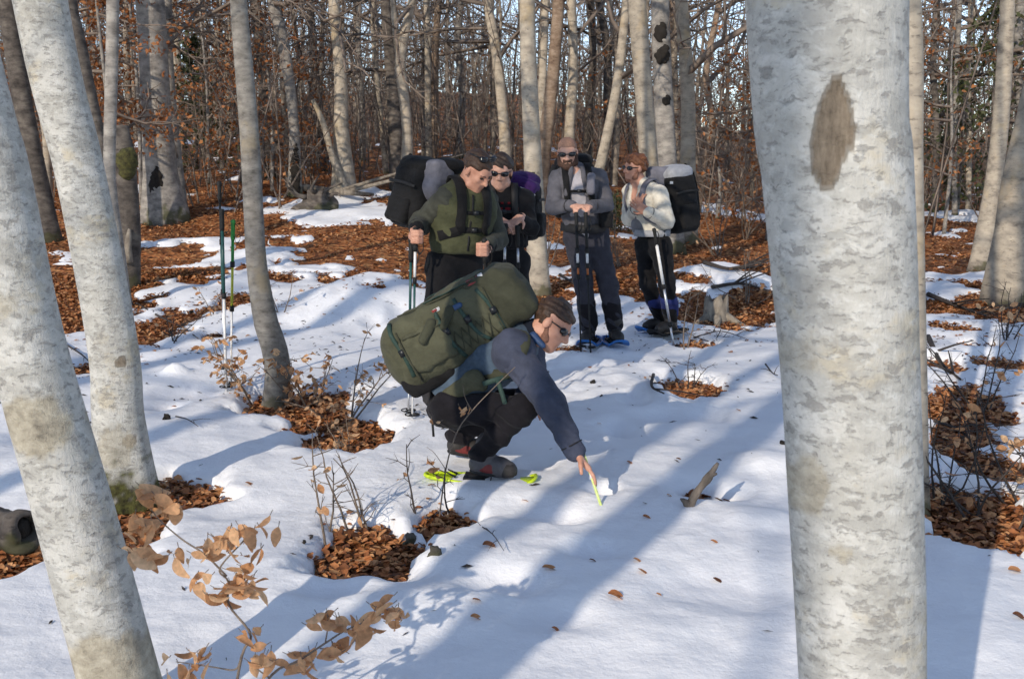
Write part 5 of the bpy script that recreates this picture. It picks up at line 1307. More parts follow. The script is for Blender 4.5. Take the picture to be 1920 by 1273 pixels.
A_['heelL'] = np.array([at(840, 830, 5.75)[0], 5.72, zs(-.32, 5.72) + .04]); A_['toeL'] = A_['heelL'] + np.array([.235, .03, -.03]); A_['anL'] = A_['heelL'] + np.array([.05, 0, .10])
hdA = Head(at(1034, 608, 5.34), (0.74, -0.34, -0.56), (0.54, 0.1, 0.82), 1.04)
hand_d = nrm(at(1112, 888, 5.02) - A_['wrR'])
hA = hand(A_['wrR'], hand_d, (-.55, -.1, -.55), -1, (.12, .25, .18), .14, .7, 1.06)
hA2 = hand(A_['wrL'], (.5, -.6, -.4), (0, 0, -1), 1, (.2, .3, .2))
oA, jA = person('crouching hiker in a slate jacket reaching one bare hand down to the snow', A_, hdA,
    dict(skin='skin', jacket='blue_shirt', sleeve='slate', trousers='trouser_dark', collar='navy'),
    dict(fwd=nrm([.68, 0, -.73]), waist=.165, chest=.185, hem=.155, hip=.092, leg=.090, arm=.084, flat=1.35, collar=.75), h=.0062, hc=.0085, hands=(hA, hA2), fold=.006)
put('shoulder_yoke', solid([ell(at(962, 660, 5.22), (.105, .075, .115), k=.03), cap(at(962, 660, 5.24), at(985, 640, 5.40), .085, .07, .05)], .0075, .003), M['slate'], jA)
put('hair', solid(hdA.hair(.007, low=-.045), .005, .006, 55), M['hair_brown'], oA)
put('beard', solid(hdA.beard(-.0025), .005), M['beard'], oA)
hdA.shades(oA)
put('collar_lining', solid([cap(at(1000, 630, 5.27), at(1018, 648, 5.24), .022, .014, .01)], .005), M['blue_mark'], jA)
bA = foot_boot(oA, A_['heelR'], A_['toeR'], A_['anR'], 'boot_grey', 'rubber', .005, 'boot_red')
put('toe_cap', solid([cap(A_['toeR'] + [-.06, 0, .036], A_['toeR'] + [-.04, 0, .032], .044, .040, .02)], .005), M['boot'], bA)
foot_boot(oA, A_['heelL'], A_['toeL'], A_['anL'], 'boot', 'rubber', .006, 'boot_red')
snowshoe([A_['heelR'][0] + .045, A_['heelR'][1] + .03, A_['heelR'][2] - .068], (1, -.10, -.085), .56, .19, 'lime', 'lime green snowshoe under the near boot of the crouching hiker')
snowshoe([A_['heelL'][0] + .07, A_['heelL'][1], A_['heelL'][2] - .105], (1, .1, -.03), .60, .20, 'lime', 'lime green snowshoe mostly hidden behind the crouching hiker')

# his large green pack
def big_pack():
    Y = 5.44; C = at(862, 607, Y); e1 = nrm(at(1000, 520, Y) - at(728, 668, Y)); e3 = nrm(np.cross(e1, [0, 1, 0])); e3 = e3 if e3[2] > 0 else -e3; e2 = np.cross(e3, e1)
    if e2[1] > 0: e2 = -e2                           # e2 points to the camera
    R = np.stack([e1, e2, e3], 1)
    def q(a, b, c): return C + R @ np.array([a, b, c])
    t = thing('backpack', q(0, 0, -.2), 'large olive green trekking backpack on the crouching hiker', 'backpack')
    body = [rbox(q(-.06, 0, 0), (.30, .175, .150), R, .07, .05), rbox(q(-.20, 0, .0), (.17, .180, .172), R, .08, .05), rbox(q(.10, 0, .01), (.16, .165, .150), R, .08, .05)]
    b = put('pack_body', solid(body, .0085, .0060, 24), M['pack_green'], t)
    put('bottom_compartment', solid([ell(q(-.345, 0, -.01), (.075, .165, .155), R, .04), ell(q(-.30, 0, -.05), (.10, .17, .14), R, .05)], .0085, .002), M['pack_green'], t)
    put('base_panel', solid([rbox(q(-.24, 0, -.175), (.13, .16, .035), R, .03, .03), rbox(q(-.33, 0, -.13), (.06, .15, .05), R, .04, .03)], .0085), M['pack_black'], t)
    lid = put('lid', solid([rbox(q(.275, 0, .015), (.105, .172, .145), R, .065, .04), rbox(q(.345, 0, -.03), (.05, .14, .09), R, .04, .04), rbox(q(.21, 0, .12), (.10, .150, .050), R, .03, .04)], .0085, .0055, 26), M['pack_green2'], t)
    put('front_pocket', solid([rbox(q(.06, 0, .145), (.17, .12, .035), R, .03, .03), ell(q(.08, 0, .16), (.15, .10, .03), R, .03)], .008, .005, 26), M['pack_green'], t)
    for s_ in (-1, 1):
        y = s_ * .185
        put('side_pocket', solid([rbox(q(-.17, y, -.01), (.12, .030, .10), R, .03, .03), ell(q(-.16, y + s_ * .01, .0), (.12, .03, .09), R, .02)], .008, .006, 30), M['pack_green'], t)
    SH = body + [rbox(q(-.17, .185, -.01), (.12, .030, .10), R, .03, .03), ell(q(-.16, .195, .0), (.12, .03, .09), R, .02), ell(q(-.345, 0, -.01), (.075, .165, .155), R, .04), ell(q(.285, 0, .02), (.115, .175, .150), R, .05), rbox(q(.06, 0, .145), (.17, .12, .035), R, .03, .03), ell(q(.08, 0, .16), (.15, .10, .03), R, .03)]
    def onto(a, b_, c, lift=.003, d=None):
        d = e2 if d is None else d
        return skin_pt(SH, q(a, b_, c), d, lift)
    def on(pts, w=.020, m='webbing', name='strap', nv=e2):
        P = [onto(*p, d=nv) for p in spline(pts, len(pts) * 4)]
        return put(name, ribbon(P, nv, w, .004), M[m], t)
    on([(-.30, .175, -.10), (-.29, .190, 0), (-.30, .17, .12), (-.29, .10, .18)], .02)
    on([(-.06, .178, .155), (-.06, .183, .05), (-.05, .182, -.06), (-.03, .178, -.14)], .02)
    on([(.05, .178, .14), (.06, .182, .04), (.08, .182, -.06), (.12, .178, -.12)], .018)
    on([(.17, .165, .13), (.19, .176, .05), (.20, .178, -.04), (.20, .17, -.11)], .018)
    on([(-.10, .10, .185), (.0, .11, .178), (.10, .115, .19), (.20, .12, .165), (.29, .12, .155)], .022, nv=e3)
    on([(-.10, -.06, .185), (.0, -.06, .19), (.10, -.06, .195), (.20, -.06, .175), (.29, -.06, .16)], .022, nv=e3)
    # elastic lacing along the side
    mb = MB()
    for k in range(6):
        a = -.06 + k * .038; mb.tube([onto(a + .038 * u, .1, -.11 + .11 * u) for u in (0, .33, .66, 1)], [.0028] * 4, 5); mb.tube([onto(a + .038 * u, .1, -.11 * u) for u in (0, .33, .66, 1)], [.0028] * 4, 5)
    put('elastic_cord', mb.get(), M['pack_green2'], t)
    # seams and rolled flaps
    mb = MB(); mb.tube([onto(.20, .1, c) for c in np.linspace(.12, -.11, 10)], .005, 6); mb.tube([onto(-.275, .1, c) for c in np.linspace(.13, -.14, 10)], .005, 6); mb.tube([onto(a, .1, .06 - .10 * a) for a in np.linspace(-.26, -.06, 9)], .004, 6)
    mb.tube(spline([q(-.24, .11, .19), q(-.1, .13, .175), q(.1, .13, .165), q(.2, .13, .16)], 14), .004, 6)
    put('piping', mb.get(), M['pack_green2'], b)
    for a, c, ln in ((-.13, .07, .07), (-.02, .08, .06)):
        put('strap_holder', solid([cap(onto(a - ln / 2, .1, c - .03), onto(a + ln / 2, .1, c + .02), .024, .026, .02)], .006, .002), M['pack_green2'], t)
    put('blue_loop', solid([cap(onto(.03, .1, .10), onto(.065, .1, .10), .014, .014, .01)], .005), M['blue_mark'], t)
    put('red_badge', boxm(onto(.17, .09, .1, .003, e3 + e2 * .5), [.032, .026, .004], basis(e1, e3 + e2 * .5)[:, [1, 0, 2]]), M['red_mark'], t, smooth=False)
    put('reflective_tab', boxm(onto(.215, .08, .1, .004, e3 + e2 * .5), [.012, .016, .005], basis(e1, e3 + e2 * .5)[:, [1, 0, 2]]), M['white_mark'], t, smooth=False)
    put('side_label', boxm(onto(-.055, .1, .105, .003, e2 + e3 * .4), [.026, .009, .003], basis(e1, e2 + e3 * .4)[:, [1, 0, 2]]), M['white_mark'], t, smooth=False)
    put('side_label', boxm(onto(-.058, .1, .105, .006, e2 + e3 * .4), [.014, .006, .003], basis(e1, e2 + e3 * .4)[:, [1, 0, 2]]), M['red_mark'], t, smooth=False)
    for a, c in ((-.05, .02), (.065, .02), (-.29, .03), (.195, .0)):
        put('buckle', boxm(onto(a, .1, c), [.016, .018, .006], np.stack([e1, e3, e2], 1)), M['buckle'], t, smooth=False)
    # dangling strap ends
    for dx, ln in ((0, .27), (.035, .20)):
        p0 = q(-.27 + dx, .06, -.19); put('loose_strap', ribbon([p0, p0 + [.004, 0, -ln * .5], p0 + [.012, 0, -ln]], [0, -1, 0], .012, .002, 8), M['web_black'], t)
    # hip belt and shoulder straps
    put('hip_belt', solid([cap(at(842, 742, 5.28), at(888, 712, 5.215), .040, .045, .03, [0, 1, 0], 1.6), cap(at(888, 712, 5.215), at(905, 722, 5.22), .045, .03, .03, [0, 1, 0], 1.6)], .0075, .002), M['pack_green'], t)
    put('belt_strap', ribbon([at(905, 720, 5.19), at(930, 712, 5.18), at(955, 706, 5.20)], [0, -1, .2], .025, .003, 8), M['webbing'], t)
    put('shoulder_strap', ribbon([q(.20, .10, -.15), at(985, 632, 5.20), at(975, 668, 5.145), at(950, 700, 5.19), at(900, 700, 5.26)], [.1, -1, .3], .05, .010, 16), M['pack_green2'], t)
    put('belt_end', ribbon([at(933, 712, 5.17), at(942, 740, 5.15), at(950, 768, 5.14)], [0, -1, .1], .022, .003, 8), M['webbing'], t)
big_pack()
# the lime measuring rod under his hand
a = at(1087, 828, 5.06); b = G(1131, 948); b[2] -= .03
t = thing('measuring_rod', b, 'thin lime yellow measuring rod pushed into the snow at the reaching hand', 'measuring rod')
put('rod', ribbon([a, mid(a, b), b], [0, -1, 0], .013, .003, 6), M['rod'], t, smooth=False)
put('hinge', boxm(mid(a, b, .5), [.008, .004, .012]), M['white_mark'], t, smooth=False)

# ================ helpers for standing hikers
def ground_foot(J, q, px, py, Y, fd):
    x = at(px, py, Y)[0]; z = max(zs(x + a, Y + b) for a in (-.1, 0, .1) for b in (-.3, -.15, 0, .15)) + .03; fd = nrm([fd[0], fd[1], 0]); J['heel' + q] = np.array([x, Y, z]) - fd * .07; J['toe' + q] = J['heel' + q] + fd * .28; J['an' + q] = J['heel' + q] + fd * .06 + np.array([0, 0, .11])
def joints(d):
    return {k: at(*v) for k, v in d.items()}
def pack(label, C, up, back, size, m_main, m_lid, m_side, lid=True, group=None):
    up = nrm(up); back = nrm(np.asarray(back) - up * np.dot(back, up)); r = np.cross(up, back); R = np.stack([r, back, up], 1); W, D, H = size
    def q(a, b, c): return C + R @ np.array([a, b, c])
    t = thing('backpack', q(0, 0, -H), label, 'backpack', 'backpacks of the standing hikers')
    put('pack_body', solid([rbox(q(0, 0, -.05 * H), (W, D, H * .85), R, .07, .05), ell(q(0, D * .3, -.3 * H), (W * .95, D * .9, H * .6), R, .05)], .014, .005, 20), M[m_main], t)
    put('front_pocket', solid([rbox(q(0, D * 1.0, -.2 * H), (W * .7, .05, H * .5), R, .04, .04)], .011, .004, 20), M[m_side], t)
    if lid: put('lid', solid([ell(q(0, D * .1, H * .82), (W * .98, D * 1.05, H * .25), R, .05), rbox(q(0, 0, H * .78), (W * .9, D * .9, H * .18), R, .05, .04)], .011, .003, 20), M[m_lid], t)
    for s_ in (-1, 1):
        put('side_pocket', solid([rbox(q(s_ * W, 0, -.45 * H), (.035, D * .7, H * .35), R, .03, .03)], .011, .003), M[m_side], t)
        put('strap', ribbon([q(s_ * W * .6, D * 1.05, -H * .8), q(s_ * W * .6, D * 1.25, -.1 * H), q(s_ * W * .6, D * 1.1, H * .7), q(s_ * W * .6, D * .5, H * 1.05)], back, .022, .004, 14), M['web_black'], t)
        put('side_strap', ribbon([q(s_ * (W + .015), -D * .9, .25 * H), q(s_ * (W + .02), 0, .28 * H), q(s_ * (W + .015), D * .9, .25 * H)], r * s_, .02, .004, 9), M['web_black'], t)
    return t, q
def shoulder_straps(t, body, J, f, m='web_black', wdt=.055, chest=True, q_=('R', 'L'), yoke=None):
    T = SURF[body]; up = np.array([0, 0, 1.])
    ends = []
    for q in q_:
        sh = J['sh' + q]; c = mid(sh, J['neck'], .45); w0 = mid(J['waist'], sh * [1, 1, 0] + J['waist'] * [0, 0, 1], .62)
        pts = [c - f * .13 - up * .03, skin_pt(T, c - f * .05, up, .012), skin_pt(T, c + f * .03, up + f * .5, .012)]
        for k in (.22, .45, .68, .9): pts.append(skin_pt(T, mid(c, w0, k), f + up * (.25 if k < .3 else 0), .012))
        side = nrm(np.cross(f, up)) * (1 if np.dot(sh - J['neck'], np.cross(f, up)) > 0 else -1)
        pts.append(skin_pt(T, mid(c, w0, 1.05), f * .4 + side, .010))
        P = spline(pts, 30); cen = mid(J['chest'], J['waist'])
        N = np.array([nrm((p - cen) * [1, 1, .15] + up * max(0, (p[2] - c[2] + .06)) * 8) for p in P])
        put('shoulder_strap', ribbon(P, N, wdt, .016), M[m], t)
        ends.append((pts[4], pts[6]))
    def across(i, wd, lift=.012):
        a, b = ends[0][i], ends[1][i]; P = [skin_pt(T, mid(a, b, k), f, lift) for k in np.linspace(0, 1, 7)]
        put('chest_strap', ribbon(P, f, wd, .006, 18), M[m], t); put('buckle', boxm(P[3] + f * .006, [.018, .008, .014]), M['buckle'], t, smooth=False)
    if chest: across(0, .022)
    if yoke: across(1, .035)

# ================ hiker in the green jacket
B_ = joints({'pelvis': (852, 492, 6.95), 'hem': (858, 470, 6.93), 'waist': (862, 436, 6.92), 'chest': (874, 392, 6.90), 'neck': (872, 352, 6.90), 'shR': (838, 374, 6.82), 'shL': (910, 378, 7.02), 'elR': (788, 420, 6.95), 'wrR': (781, 428, 6.68),
             'elL': (932, 448, 7.02), 'wrL': (912, 462, 6.76), 'hipR': (832, 497, 6.90), 'hipL': (872, 497, 7.0), 'knR': (818, 605, 6.82), 'knL': (872, 605, 6.95)})
ground_foot(B_, 'R', 805, 745, 6.98, (.2, -1)); ground_foot(B_, 'L', 872, 740, 7.1, (.5, -1))
hdB = Head(at(894, 320, 6.80), (.60, -.50, -.66), (.32, -.36, .88), 1.03)
pt = at(779, 444, 6.62); pb = np.array([at(771, 700, 6.62)[0], 6.62, zs(at(771, 700, 6.62)[0], 6.62) - .06])
ax = nrm(pt - pb)
hB = fist(pt, ax, (.3, -1, 0), 1, 1.05) + [cap(B_['wrR'], pt + np.array([-.02, .03, 0]), .028, .028, .02)]
pt2 = at(908, 468, 6.70); hB2 = fist(pt2, (0, 0, 1), (-.5, -1, 0), -1, 1.05) + [cap(B_['wrL'], pt2 + np.array([.02, .03, 0]), .028, .028, .02)]
fB = nrm([.38, -.9, 0])
oB, jB = person('hiker in an olive green jacket looking down, sunglasses pushed up on his head', B_, hdB,
    dict(skin='skin', jacket='olive', sleeve='grey_olive', trousers='black', collar='olive', cuff='black'),
    dict(fwd=fB, waist=.180, chest=.195, hem=.172, hip=.108, leg=.105, arm=.082, flat=1.3, belly=.035, collar=.45), hands=(hB, hB2))
put('hair', solid(hdB.hair(.007, low=-.035), .006, .006, 50), M['hair_brown'], oB)
hdB.shades(oB, top=True)
for s_ in (-1, 1):
    put('eye', solid([hdB.e((s_ * .030, .080, .008), (.013, .010, .006), .003)], .0035), M['eye'], oB)
    put('eyebrow', solid([hdB.cp((s_ * .016, .090, .026), (s_ * .046, .076, .028), .004, .003, .003)], .0035), M['hair_brown'], oB)
put('mouth', solid([hdB.cp((-.020, .087, -.060), (.020, .087, -.060), .004, .004, .003)], .0035), M['lip'], oB)
put('shoulder_panel', solid([cap(B_['shR'], mid(B_['shR'], B_['neck'], .55), .081, .079, .03), cap(B_['shL'], mid(B_['shL'], B_['neck'], .5), .081, .079, .03)], .009, .003), M['grey_olive'], jB)
foot_boot(oB, B_['heelR'], B_['toeR'], B_['anR'], 'boot', 'rubber', .008); foot_boot(oB, B_['heelL'], B_['toeL'], B_['anL'], 'boot', 'rubber', .008)
tB, q = pack('black and grey backpack on the hiker in the green jacket', at(793, 368, 7.12), (.22, 0, 1), (-.66, .72, 0), (.17, .15, .235), 'pack_black', 'pack_black', 'pack_black')
put('grey_panel', solid([rbox(at(822, 330, 6.98), (.09, .07, .10), basis([.6, -.7, 0], [.2, 0, 1]), .05, .03), ell(at(812, 352, 6.98), (.08, .08, .10), k=.04)], .009, .003), M['pack_grey'], tB)
put('top_pouch', solid([ell(at(842, 312, 7.05), (.13, .10, .055), basis([.6, -.7, 0], [.1, 0, 1]), .03)], .009, .003), M['pack_black'], tB)
shoulder_straps(tB, oB, B_, fB, 'pack_black', .06, yoke=True)
pole(pt + ax * .06, pb, 'teal trekking pole gripped in the fist of the hiker in the green jacket', [(.26, 'white_shaft'), (.62, 'teal'), (1, 'white_shaft')])
p2 = at(771, 452, 6.72); pole(p2 + np.array([0, 0, .02]), [at(764, 700, 6.75)[0], 6.75, zs(at(764, 700, 6.75)[0], 6.75) - .06], 'dark teal pole just left of the gripped trekking pole', [(.5, 'teal'), (.75, 'teal'), (1, 'alu')])
p3 = pt2 + np.array([0, 0, .07]); pole(p3, [p3[0] + .03, p3[1] - .1, zs(p3[0] + .03, p3[1] - .1) - .05], 'dark pole in the other hand of the hiker in the green jacket', [(.5, 'rubber'), (1, 'alu')])

# ================ dark-haired hiker in black
C_ = joints({'pelvis': (952, 485, 7.82), 'hem': (952, 462, 7.80), 'waist': (950, 432, 7.79), 'chest': (948, 390, 7.78), 'neck': (942, 355, 7.78), 'shR': (912, 374, 7.78), 'shL': (984, 374, 7.80), 'elR': (908, 428, 7.72), 'wrR': (936, 412, 7.53),
             'elL': (996, 428, 7.70), 'wrL': (975, 408, 7.54), 'hipR': (936, 490, 7.82), 'hipL': (970, 490, 7.84), 'knR': (938, 588, 7.78), 'knL': (976, 588, 7.80)})
ground_foot(C_, 'R', 938, 700, 7.85, (-.1, -1)); ground_foot(C_, 'L', 980, 700, 7.9, (.1, -1))
hdC = Head(at(939, 322, 7.72), (-.10, -.92, -.28), (.05, -.2, 1), .97)
cR = at(948, 416, 7.44); cL = at(970, 420, 7.44)
hC = hand(C_['wrR'], cL - C_['wrR'] + np.array([0, 0, -.03]), (0, .1, -1), -1, (.3, .5, .4)); hC2 = hand(C_['wrL'], cR - C_['wrL'] + np.array([0, -.02, -.05]), (0, .1, -1), 1, (.4, .6, .5))
fC = nrm([-.05, -1, 0])
oC, jC = person('dark-haired hiker in a black and red top and dark sunglasses', C_, hdC,
    dict(skin='skin_pale', jacket='black', sleeve='black', trousers='black'),
    dict(fwd=fC, waist=.132, chest=.152, hem=.15, hip=.095, leg=.086, arm=.060, flat=1.4), hands=(hC, hC2))
put('hair', solid(hdC.hair(.012, low=-.08, extra=[((0, -.05, -.02), (.080, .07, .09)), ((0, -.09, -.04), (.035, .05, .07))]), .006, .006, 50), M['hair_dark'], oC)
hdC.shades(oC)
put('mouth', solid([hdC.cp((-.018, .087, -.060), (.018, .087, -.060), .004, .004, .003)], .004), M['lip'], oC)
mb = MB()
for k in range(4):
    c = at(924 + 15 * k, 392, 7.78) + fC * (.128 - .016 * abs(k - 1.5)); V, F = boxm(c, [.018, .010, .016]); mb.add(V, F)
    c = at(930 + 13 * k, 380, 7.78) + fC * (.118 - .016 * abs(k - 1.5)); V, F = boxm(c, [.010, .010, .008]); mb.add(V, F)
put('red_pattern', mb.get(), M['red'], jC, smooth=False)
foot_boot(oC, C_['heelR'], C_['toeR'], C_['anR'], 'boot', 'rubber', .009); foot_boot(oC, C_['heelL'], C_['toeL'], C_['anL'], 'boot', 'rubber', .009)
tC, q = pack('purple and black backpack on the dark-haired hiker', at(972, 392, 8.03), (0.0, 0, 1), (.25, 1, 0), (.16, .12, .25), 'pack_black', 'purple', 'pack_black')
put('purple_top', solid([rbox(at(985, 346, 7.95), (.10, .08, .05), basis([.3, 1, 0], [.45, 0, .9]), .04, .03)], .009, .003), M['purple'], tC)
put('white_edge', ribbon([at(975, 352, 7.86), at(990, 358, 7.86), at(1003, 367, 7.87)], [0, -1, .3], .012, .004, 6), M['white_mark'], tC)
shoulder_straps(tC, oC, C_, fC, wdt=.045)
for k, (c, nm) in enumerate(((cR, 'black pole under the left of the folded hands of the dark-haired hiker'), (cL, 'black pole under the right of the folded hands of the dark-haired hiker'))):
    tp = c + np.array([.0, .0, -.01]); x = tp[0] - .03 + .06 * k; pole(tp, [x, 7.35, zs(x, 7.35) - .05], nm, [(.22, 'alu'), (.55, 'rubber'), (1, 'alu')])

# ================ bearded hiker in grey
D_ = joints({'pelvis': (1098, 432, 9.40), 'hem': (1096, 425, 9.39), 'waist': (1092, 395, 9.38), 'chest': (1083, 352, 9.38), 'neck': (1071, 318, 9.38), 'shR': (1046, 335, 9.36), 'shL': (1122, 332, 9.40), 'elR': (1038, 388, 9.30), 'wrR': (1073, 386, 9.06),
             'elL': (1136, 386, 9.32), 'wrL': (1106, 388, 9.06), 'hipR': (1080, 440, 9.40), 'hipL': (1117, 440, 9.42), 'knR': (1094, 533, 9.34), 'knL': (1140, 533, 9.38)})
ground_foot(D_, 'R', 1104, 630, 9.42, (-.25, -1)); ground_foot(D_, 'L', 1153, 632, 9.40, (.15, -1))
hdD = Head(at(1064, 287, 9.33), (-.06, -.95, -.26), (-.06, -.2, 1), 1.05)
cD = at(1088, 392, 8.98)
hD = hand(D_['wrR'], (.9, -.45, -.1), (.1, .1, -1), -1, (.35, .6, .5), s=1.08); hD2 = hand(D_['wrL'], (-.9, -.5, .05), (.1, .1, -1), 1, (.35, .6, .5), s=1.08)
fD = nrm([.05, -1, 0])
Ropen = basis(fD, (.10, 0, -1)); Ropen = np.stack([np.cross(fD, [0, 0, 1]), fD, [0, 0, 1]], 1)
oD, jD = person('bearded hiker in an open grey jacket, hands folded over his poles', D_, hdD,
    dict(skin='skin_pale', jacket='grey_jacket', sleeve='grey_jacket', trousers='grey_trouser', shirt='tee'),
    dict(fwd=fD, waist=.165, chest=.195, hem=.175, hip=.105, leg=.108, arm=.078, flat=1.4), hands=(hD, hD2),
    open_front=(mid(D_['chest'], D_['neck'], .0) + fD * .18 + np.array([-.01, 0, -.03]), (.062, .12, .21), Ropen))
put('beard', solid(hdD.beard(.010), .006), M['beard_dark'], oD); put('hair', solid(hdD.hair(.003, low=-.02), .006), M['shorn'], oD); hdD.shades(oD)
for s_ in (-1, 1):
    c = mid(D_['chest'], D_['neck'], .35) + fD * .115
    put('lapel', solid([cap(c + [s_ * .045, 0, .11], c + [s_ * .085, -.02, -.10], .022, .026, .02, fD, 1.5)], .009, .002), M['grey_jacket'], jD)
for q in 'RL':
    foot_boot(oD, D_['heel' + q], D_['toe' + q], D_['an' + q], 'boot', 'rubber', .009)
    put('gaiter', solid([cap(D_['an' + q] + [0, 0, .03], mid(D_['an' + q], D_['kn' + q], .55), .078, .080, .03)], .009, .004, 30), M['trouser_dark'], oD)
snowshoe(D_['heelR'] + [.0, -.06, -.035], (-.25, -1, 0), .55, .21, 'blue_plastic', 'blue snowshoe on the left in the picture under the bearded hiker')
snowshoe(D_['heelL'] + [.0, -.06, -.035], (.15, -1, 0), .55, .21, 'blue_plastic', 'blue snowshoe on the right in the picture under the bearded hiker')
tD, q = pack('black backpack on the bearded hiker', at(1080, 355, 9.66), (-.1, 0, 1), (0, 1, 0), (.17, .13, .29), 'pack_black', 'pack_black', 'pack_black')
shoulder_straps(tD, oD, D_, fD, 'pack_black', .055)
put('hydration_pouch', solid([rbox(at(1108, 345, 9.17), (.035, .03, .09), rad=.025, k=.02)], .008, .002), M['pack_grey'], tD)
put('hip_belt', ribbon([D_['hem'] + [-.20, .0, 0], D_['hem'] + fD * .16 + [-.08, 0, -.01], D_['hem'] + fD * .17 + [.06, 0, -.01], D_['hem'] + [.2, 0, 0]], fD, .07, .014, 14), M['web_black'], tD)
put('load_lifter', ribbon([at(1040, 312, 9.5), at(1034, 330, 9.42), at(1036, 345, 9.35)], fD, .05, .03, 8), M['web_black'], tD)
put('belt_pouch', solid([rbox(at(1136, 412, 9.30), (.06, .06, .07), rad=.03, k=.02)], .009, .003), M['pack_black'], tD)
for k, (px, lab) in enumerate(((1080, 'orange-banded pole on the left before the bearded hiker'), (1098, 'orange-banded pole on the right before the bearded hiker'))):
    tp = at(px, 398, 8.94); x = at(px + 10, 640, 9.0)[0]; tip = np.array([x, 9.0, zs(x, 9.0) - .05])
    pole(tp, tip, lab, [(.26, 'rubber'), (.36, 'white_shaft'), (.44, 'orange_shaft'), (1, 'rubber')], r=.0125)

# ================ hiker in the cream jacket
E_ = joints({'pelvis': (1224, 455, 10.15), 'hem': (1218, 436, 10.14), 'waist': (1214, 412, 10.13), 'chest': (1208, 374, 10.12), 'neck': (1198, 345, 10.12), 'shR': (1182, 360, 10.32), 'shL': (1236, 362, 9.96), 'elR': (1180, 410, 10.28), 'wrR': (1195, 390, 9.98),
             'elL': (1250, 415, 9.90), 'wrL': (1212, 396, 9.80), 'hipR': (1212, 462, 10.22), 'hipL': (1238, 462, 10.05), 'knR': (1214, 532, 10.14), 'knL': (1250, 528, 9.98)})
ground_foot(E_, 'R', 1236, 606, 10.28, (-.8, -.6)); ground_foot(E_, 'L', 1256, 612, 10.10, (-.7, -.7))
hdE = Head(at(1190, 316, 10.10), (-.88, -.46, -.06), (.05, -.05, 1), 1.03)
hE = hand(E_['wrL'], (-.75, -.2, .45), (-.2, .8, .3), 1, (.3, .4, .4), s=1.05); hE2 = hand(E_['wrR'], (.2, -.2, .9), (.6, .5, 0), 1, (.3, .4, .4), s=1.05)
fE = nrm([-.78, -.62, 0]); RE = np.stack([np.cross(fE, [0, 0, 1]), fE, [0, 0, 1]], 1)
oE, jE = person('red-haired hiker in a cream white jacket turning his head to the left', E_, hdE,
    dict(skin='skin', jacket='cream', sleeve='cream', trousers='black', shirt=None, cuff='cream'),
    dict(fwd=fE, waist=.165, chest=.185, hem=.17, hip=.105, leg=.10, arm=.080, flat=1.35), hands=(hE, hE2),
    open_front=(mid(E_['chest'], E_['neck'], .35) + fE * .16, (.035, .10, .10), RE))
put('hair', solid(hdE.hair(.016, low=-.055, extra=[((0, -.03, .075), (.065, .075, .045)), ((.03, .03, .085), (.04, .045, .03))]), .006, .010, 48), M['hair_red'], oE)
put('beard', solid(hdE.beard(.001), .006), M['beard'], oE); hdE.shades(oE)
put('grey_panel', solid([ell(E_['waist'] + fE * .055 + [0, 0, -.05], (.11, .085, .11), k=.03)], .009, .003), M['ash'], jE)
for q in 'RL':
    foot_boot(oE, E_['heel' + q], E_['toe' + q], E_['an' + q], 'boot', 'rubber', .009)
    put('gaiter', solid([cap(E_['an' + q] + [0, 0, .06], mid(E_['an' + q], E_['kn' + q], .5), .074, .082, .03)], .009, .004, 30), M['gaiter'], oE)
snowshoe(E_['heelR'] + fE * .07 + [0, 0, -.035], (-.8, -.6, 0), .55, .20, 'blue_plastic', 'blue snowshoe farther back under the hiker in the cream jacket')
snowshoe(E_['heelL'] + fE * .07 + [0, 0, -.035], (-.7, -.7, 0), .55, .20, 'rubber', 'black snowshoe under the near boot of the hiker in the cream jacket')
tE, q = pack('tall black backpack with a pale grey lid on the hiker in the cream jacket', at(1266, 378, 10.28), (-.14, 0, 1), (.84, .50, 0), (.18, .15, .32), 'pack_black', 'pack_light', 'pack_black')
put('grey_shoulder', solid([rbox(q(0, -.13, .20), (.15, .06, .14), rad=.05, k=.03)], .010, .003), M['pack_grey'], tE)
put('white_badge', boxm(at(1259, 343, 9.99), [.014, .006, .012]), M['white_mark'], tE, smooth=False)
shoulder_straps(tE, oE, E_, fE, 'pack_grey', .05, chest=False)
put('hip_belt', ribbon([E_['hem'] - fE * .1 + RE[:, 0] * -.16, E_['hem'] + RE[:, 0] * -.18 + fE * .03, E_['hem'] + fE * .17, E_['hem'] + RE[:, 0] * .17], fE, .06, .014, 14), M['pack_light'], tE)
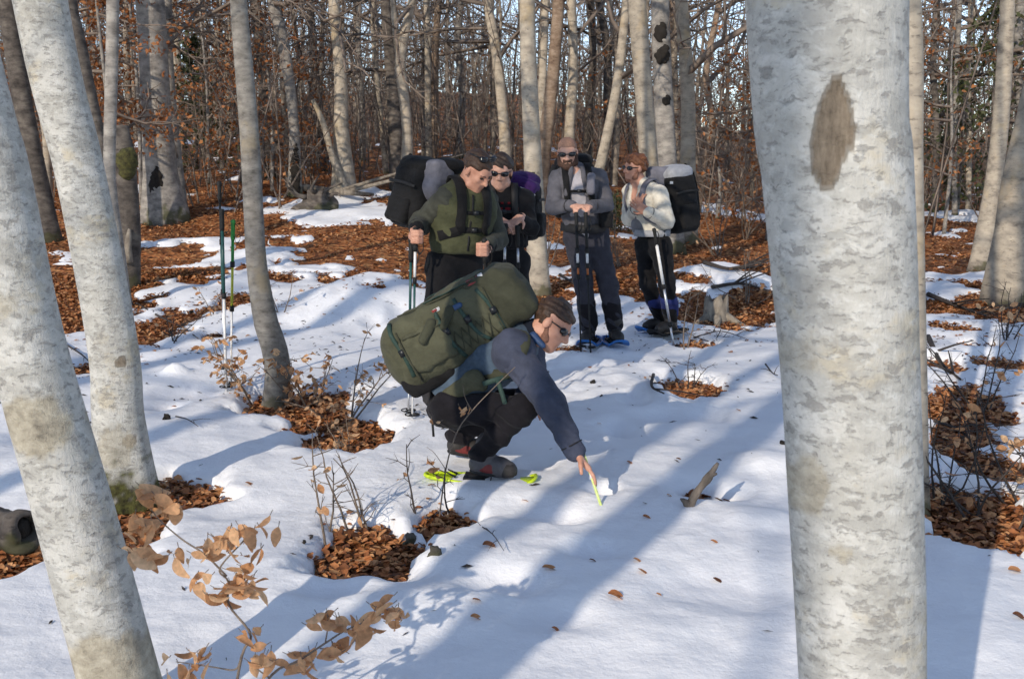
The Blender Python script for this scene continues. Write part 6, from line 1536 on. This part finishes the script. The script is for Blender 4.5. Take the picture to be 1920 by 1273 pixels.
tp = at(1226, 428, 9.74); x = at(1268, 600, 9.80)[0]
pole(tp, [x, 9.80, zs(x, 9.8) - .05], 'grey trekking pole slanting across the black trousers below the cream jacket', [(.45, 'white_shaft'), (.75, 'alu'), (1, 'alu')], r=.014)

# ================ poles planted on their own by the slim trunk
for px0, py0, px1, py1, secs, grip, lab in ((416, 392, 424, 735, [(.45, 'teal'), (1, 'white_shaft')], 'rubber', 'black-gripped teal pole planted in the snow beside the slim crooked trunk'),
                                      (437, 412, 432, 728, [(.25, 'green_grip'), (.5, 'yellow_shaft'), (1, 'white_shaft')], 'green_grip', 'green-gripped yellow pole planted in the snow beside the slim crooked trunk'),
                                      (411, 340, 421, 700, [(.3, 'rubber'), (.55, 'teal'), (1, 'alu')], 'rubber', 'taller black pole planted behind the teal and yellow poles')):
    b = G(px1, py1); Y = b[1]; a = at(px0, py0, Y); b[2] -= .05
    pole(a, b, lab, secs, grip, r=.011 if 'taller' not in lab else .008)

# zips and seams
def zipline(jk, body, J, f, off, m, w=.008, k0=.05, k1=.98, lat=0.0):
    r = np.cross(f, [0, 0, 1.]); P = [skin_pt(SURF[body], mid(J['hem'], J['neck'], k) + r * lat, f, off) for k in np.linspace(k0, k1, 12)]
    put('zip', ribbon(P, f, w, .004), M[m], jk)
zipline(jB, oB, B_, fB, .004, 'web_black', .012, .03, .9)
zipline(jB, oB, B_, fB, .004, 'web_black', .008, .12, .36, .11)
zipline(jE, oE, E_, fE, .004, 'pack_grey', .010, .03, .45)
for jk, J in ((jA, A_), (jB, B_), (jD, D_), (jE, E_)):
    for q in 'RL':
        w_ = J['wr' + q]; e_ = J['el' + q]; d_ = nrm(w_ - e_); u_ = nrm(np.cross(d_, [0, 1, 0])); v_ = np.cross(d_, u_); c_ = w_ - d_ * .045
        ring = np.array([c_ + (u_ * math.cos(x_) + v_ * math.sin(x_)) * .053 for x_ in np.arange(14) * 2 * math.pi / 12]); put('cuff_seam', tube(ring, .0035, 5, False), M['web_black'], jk)
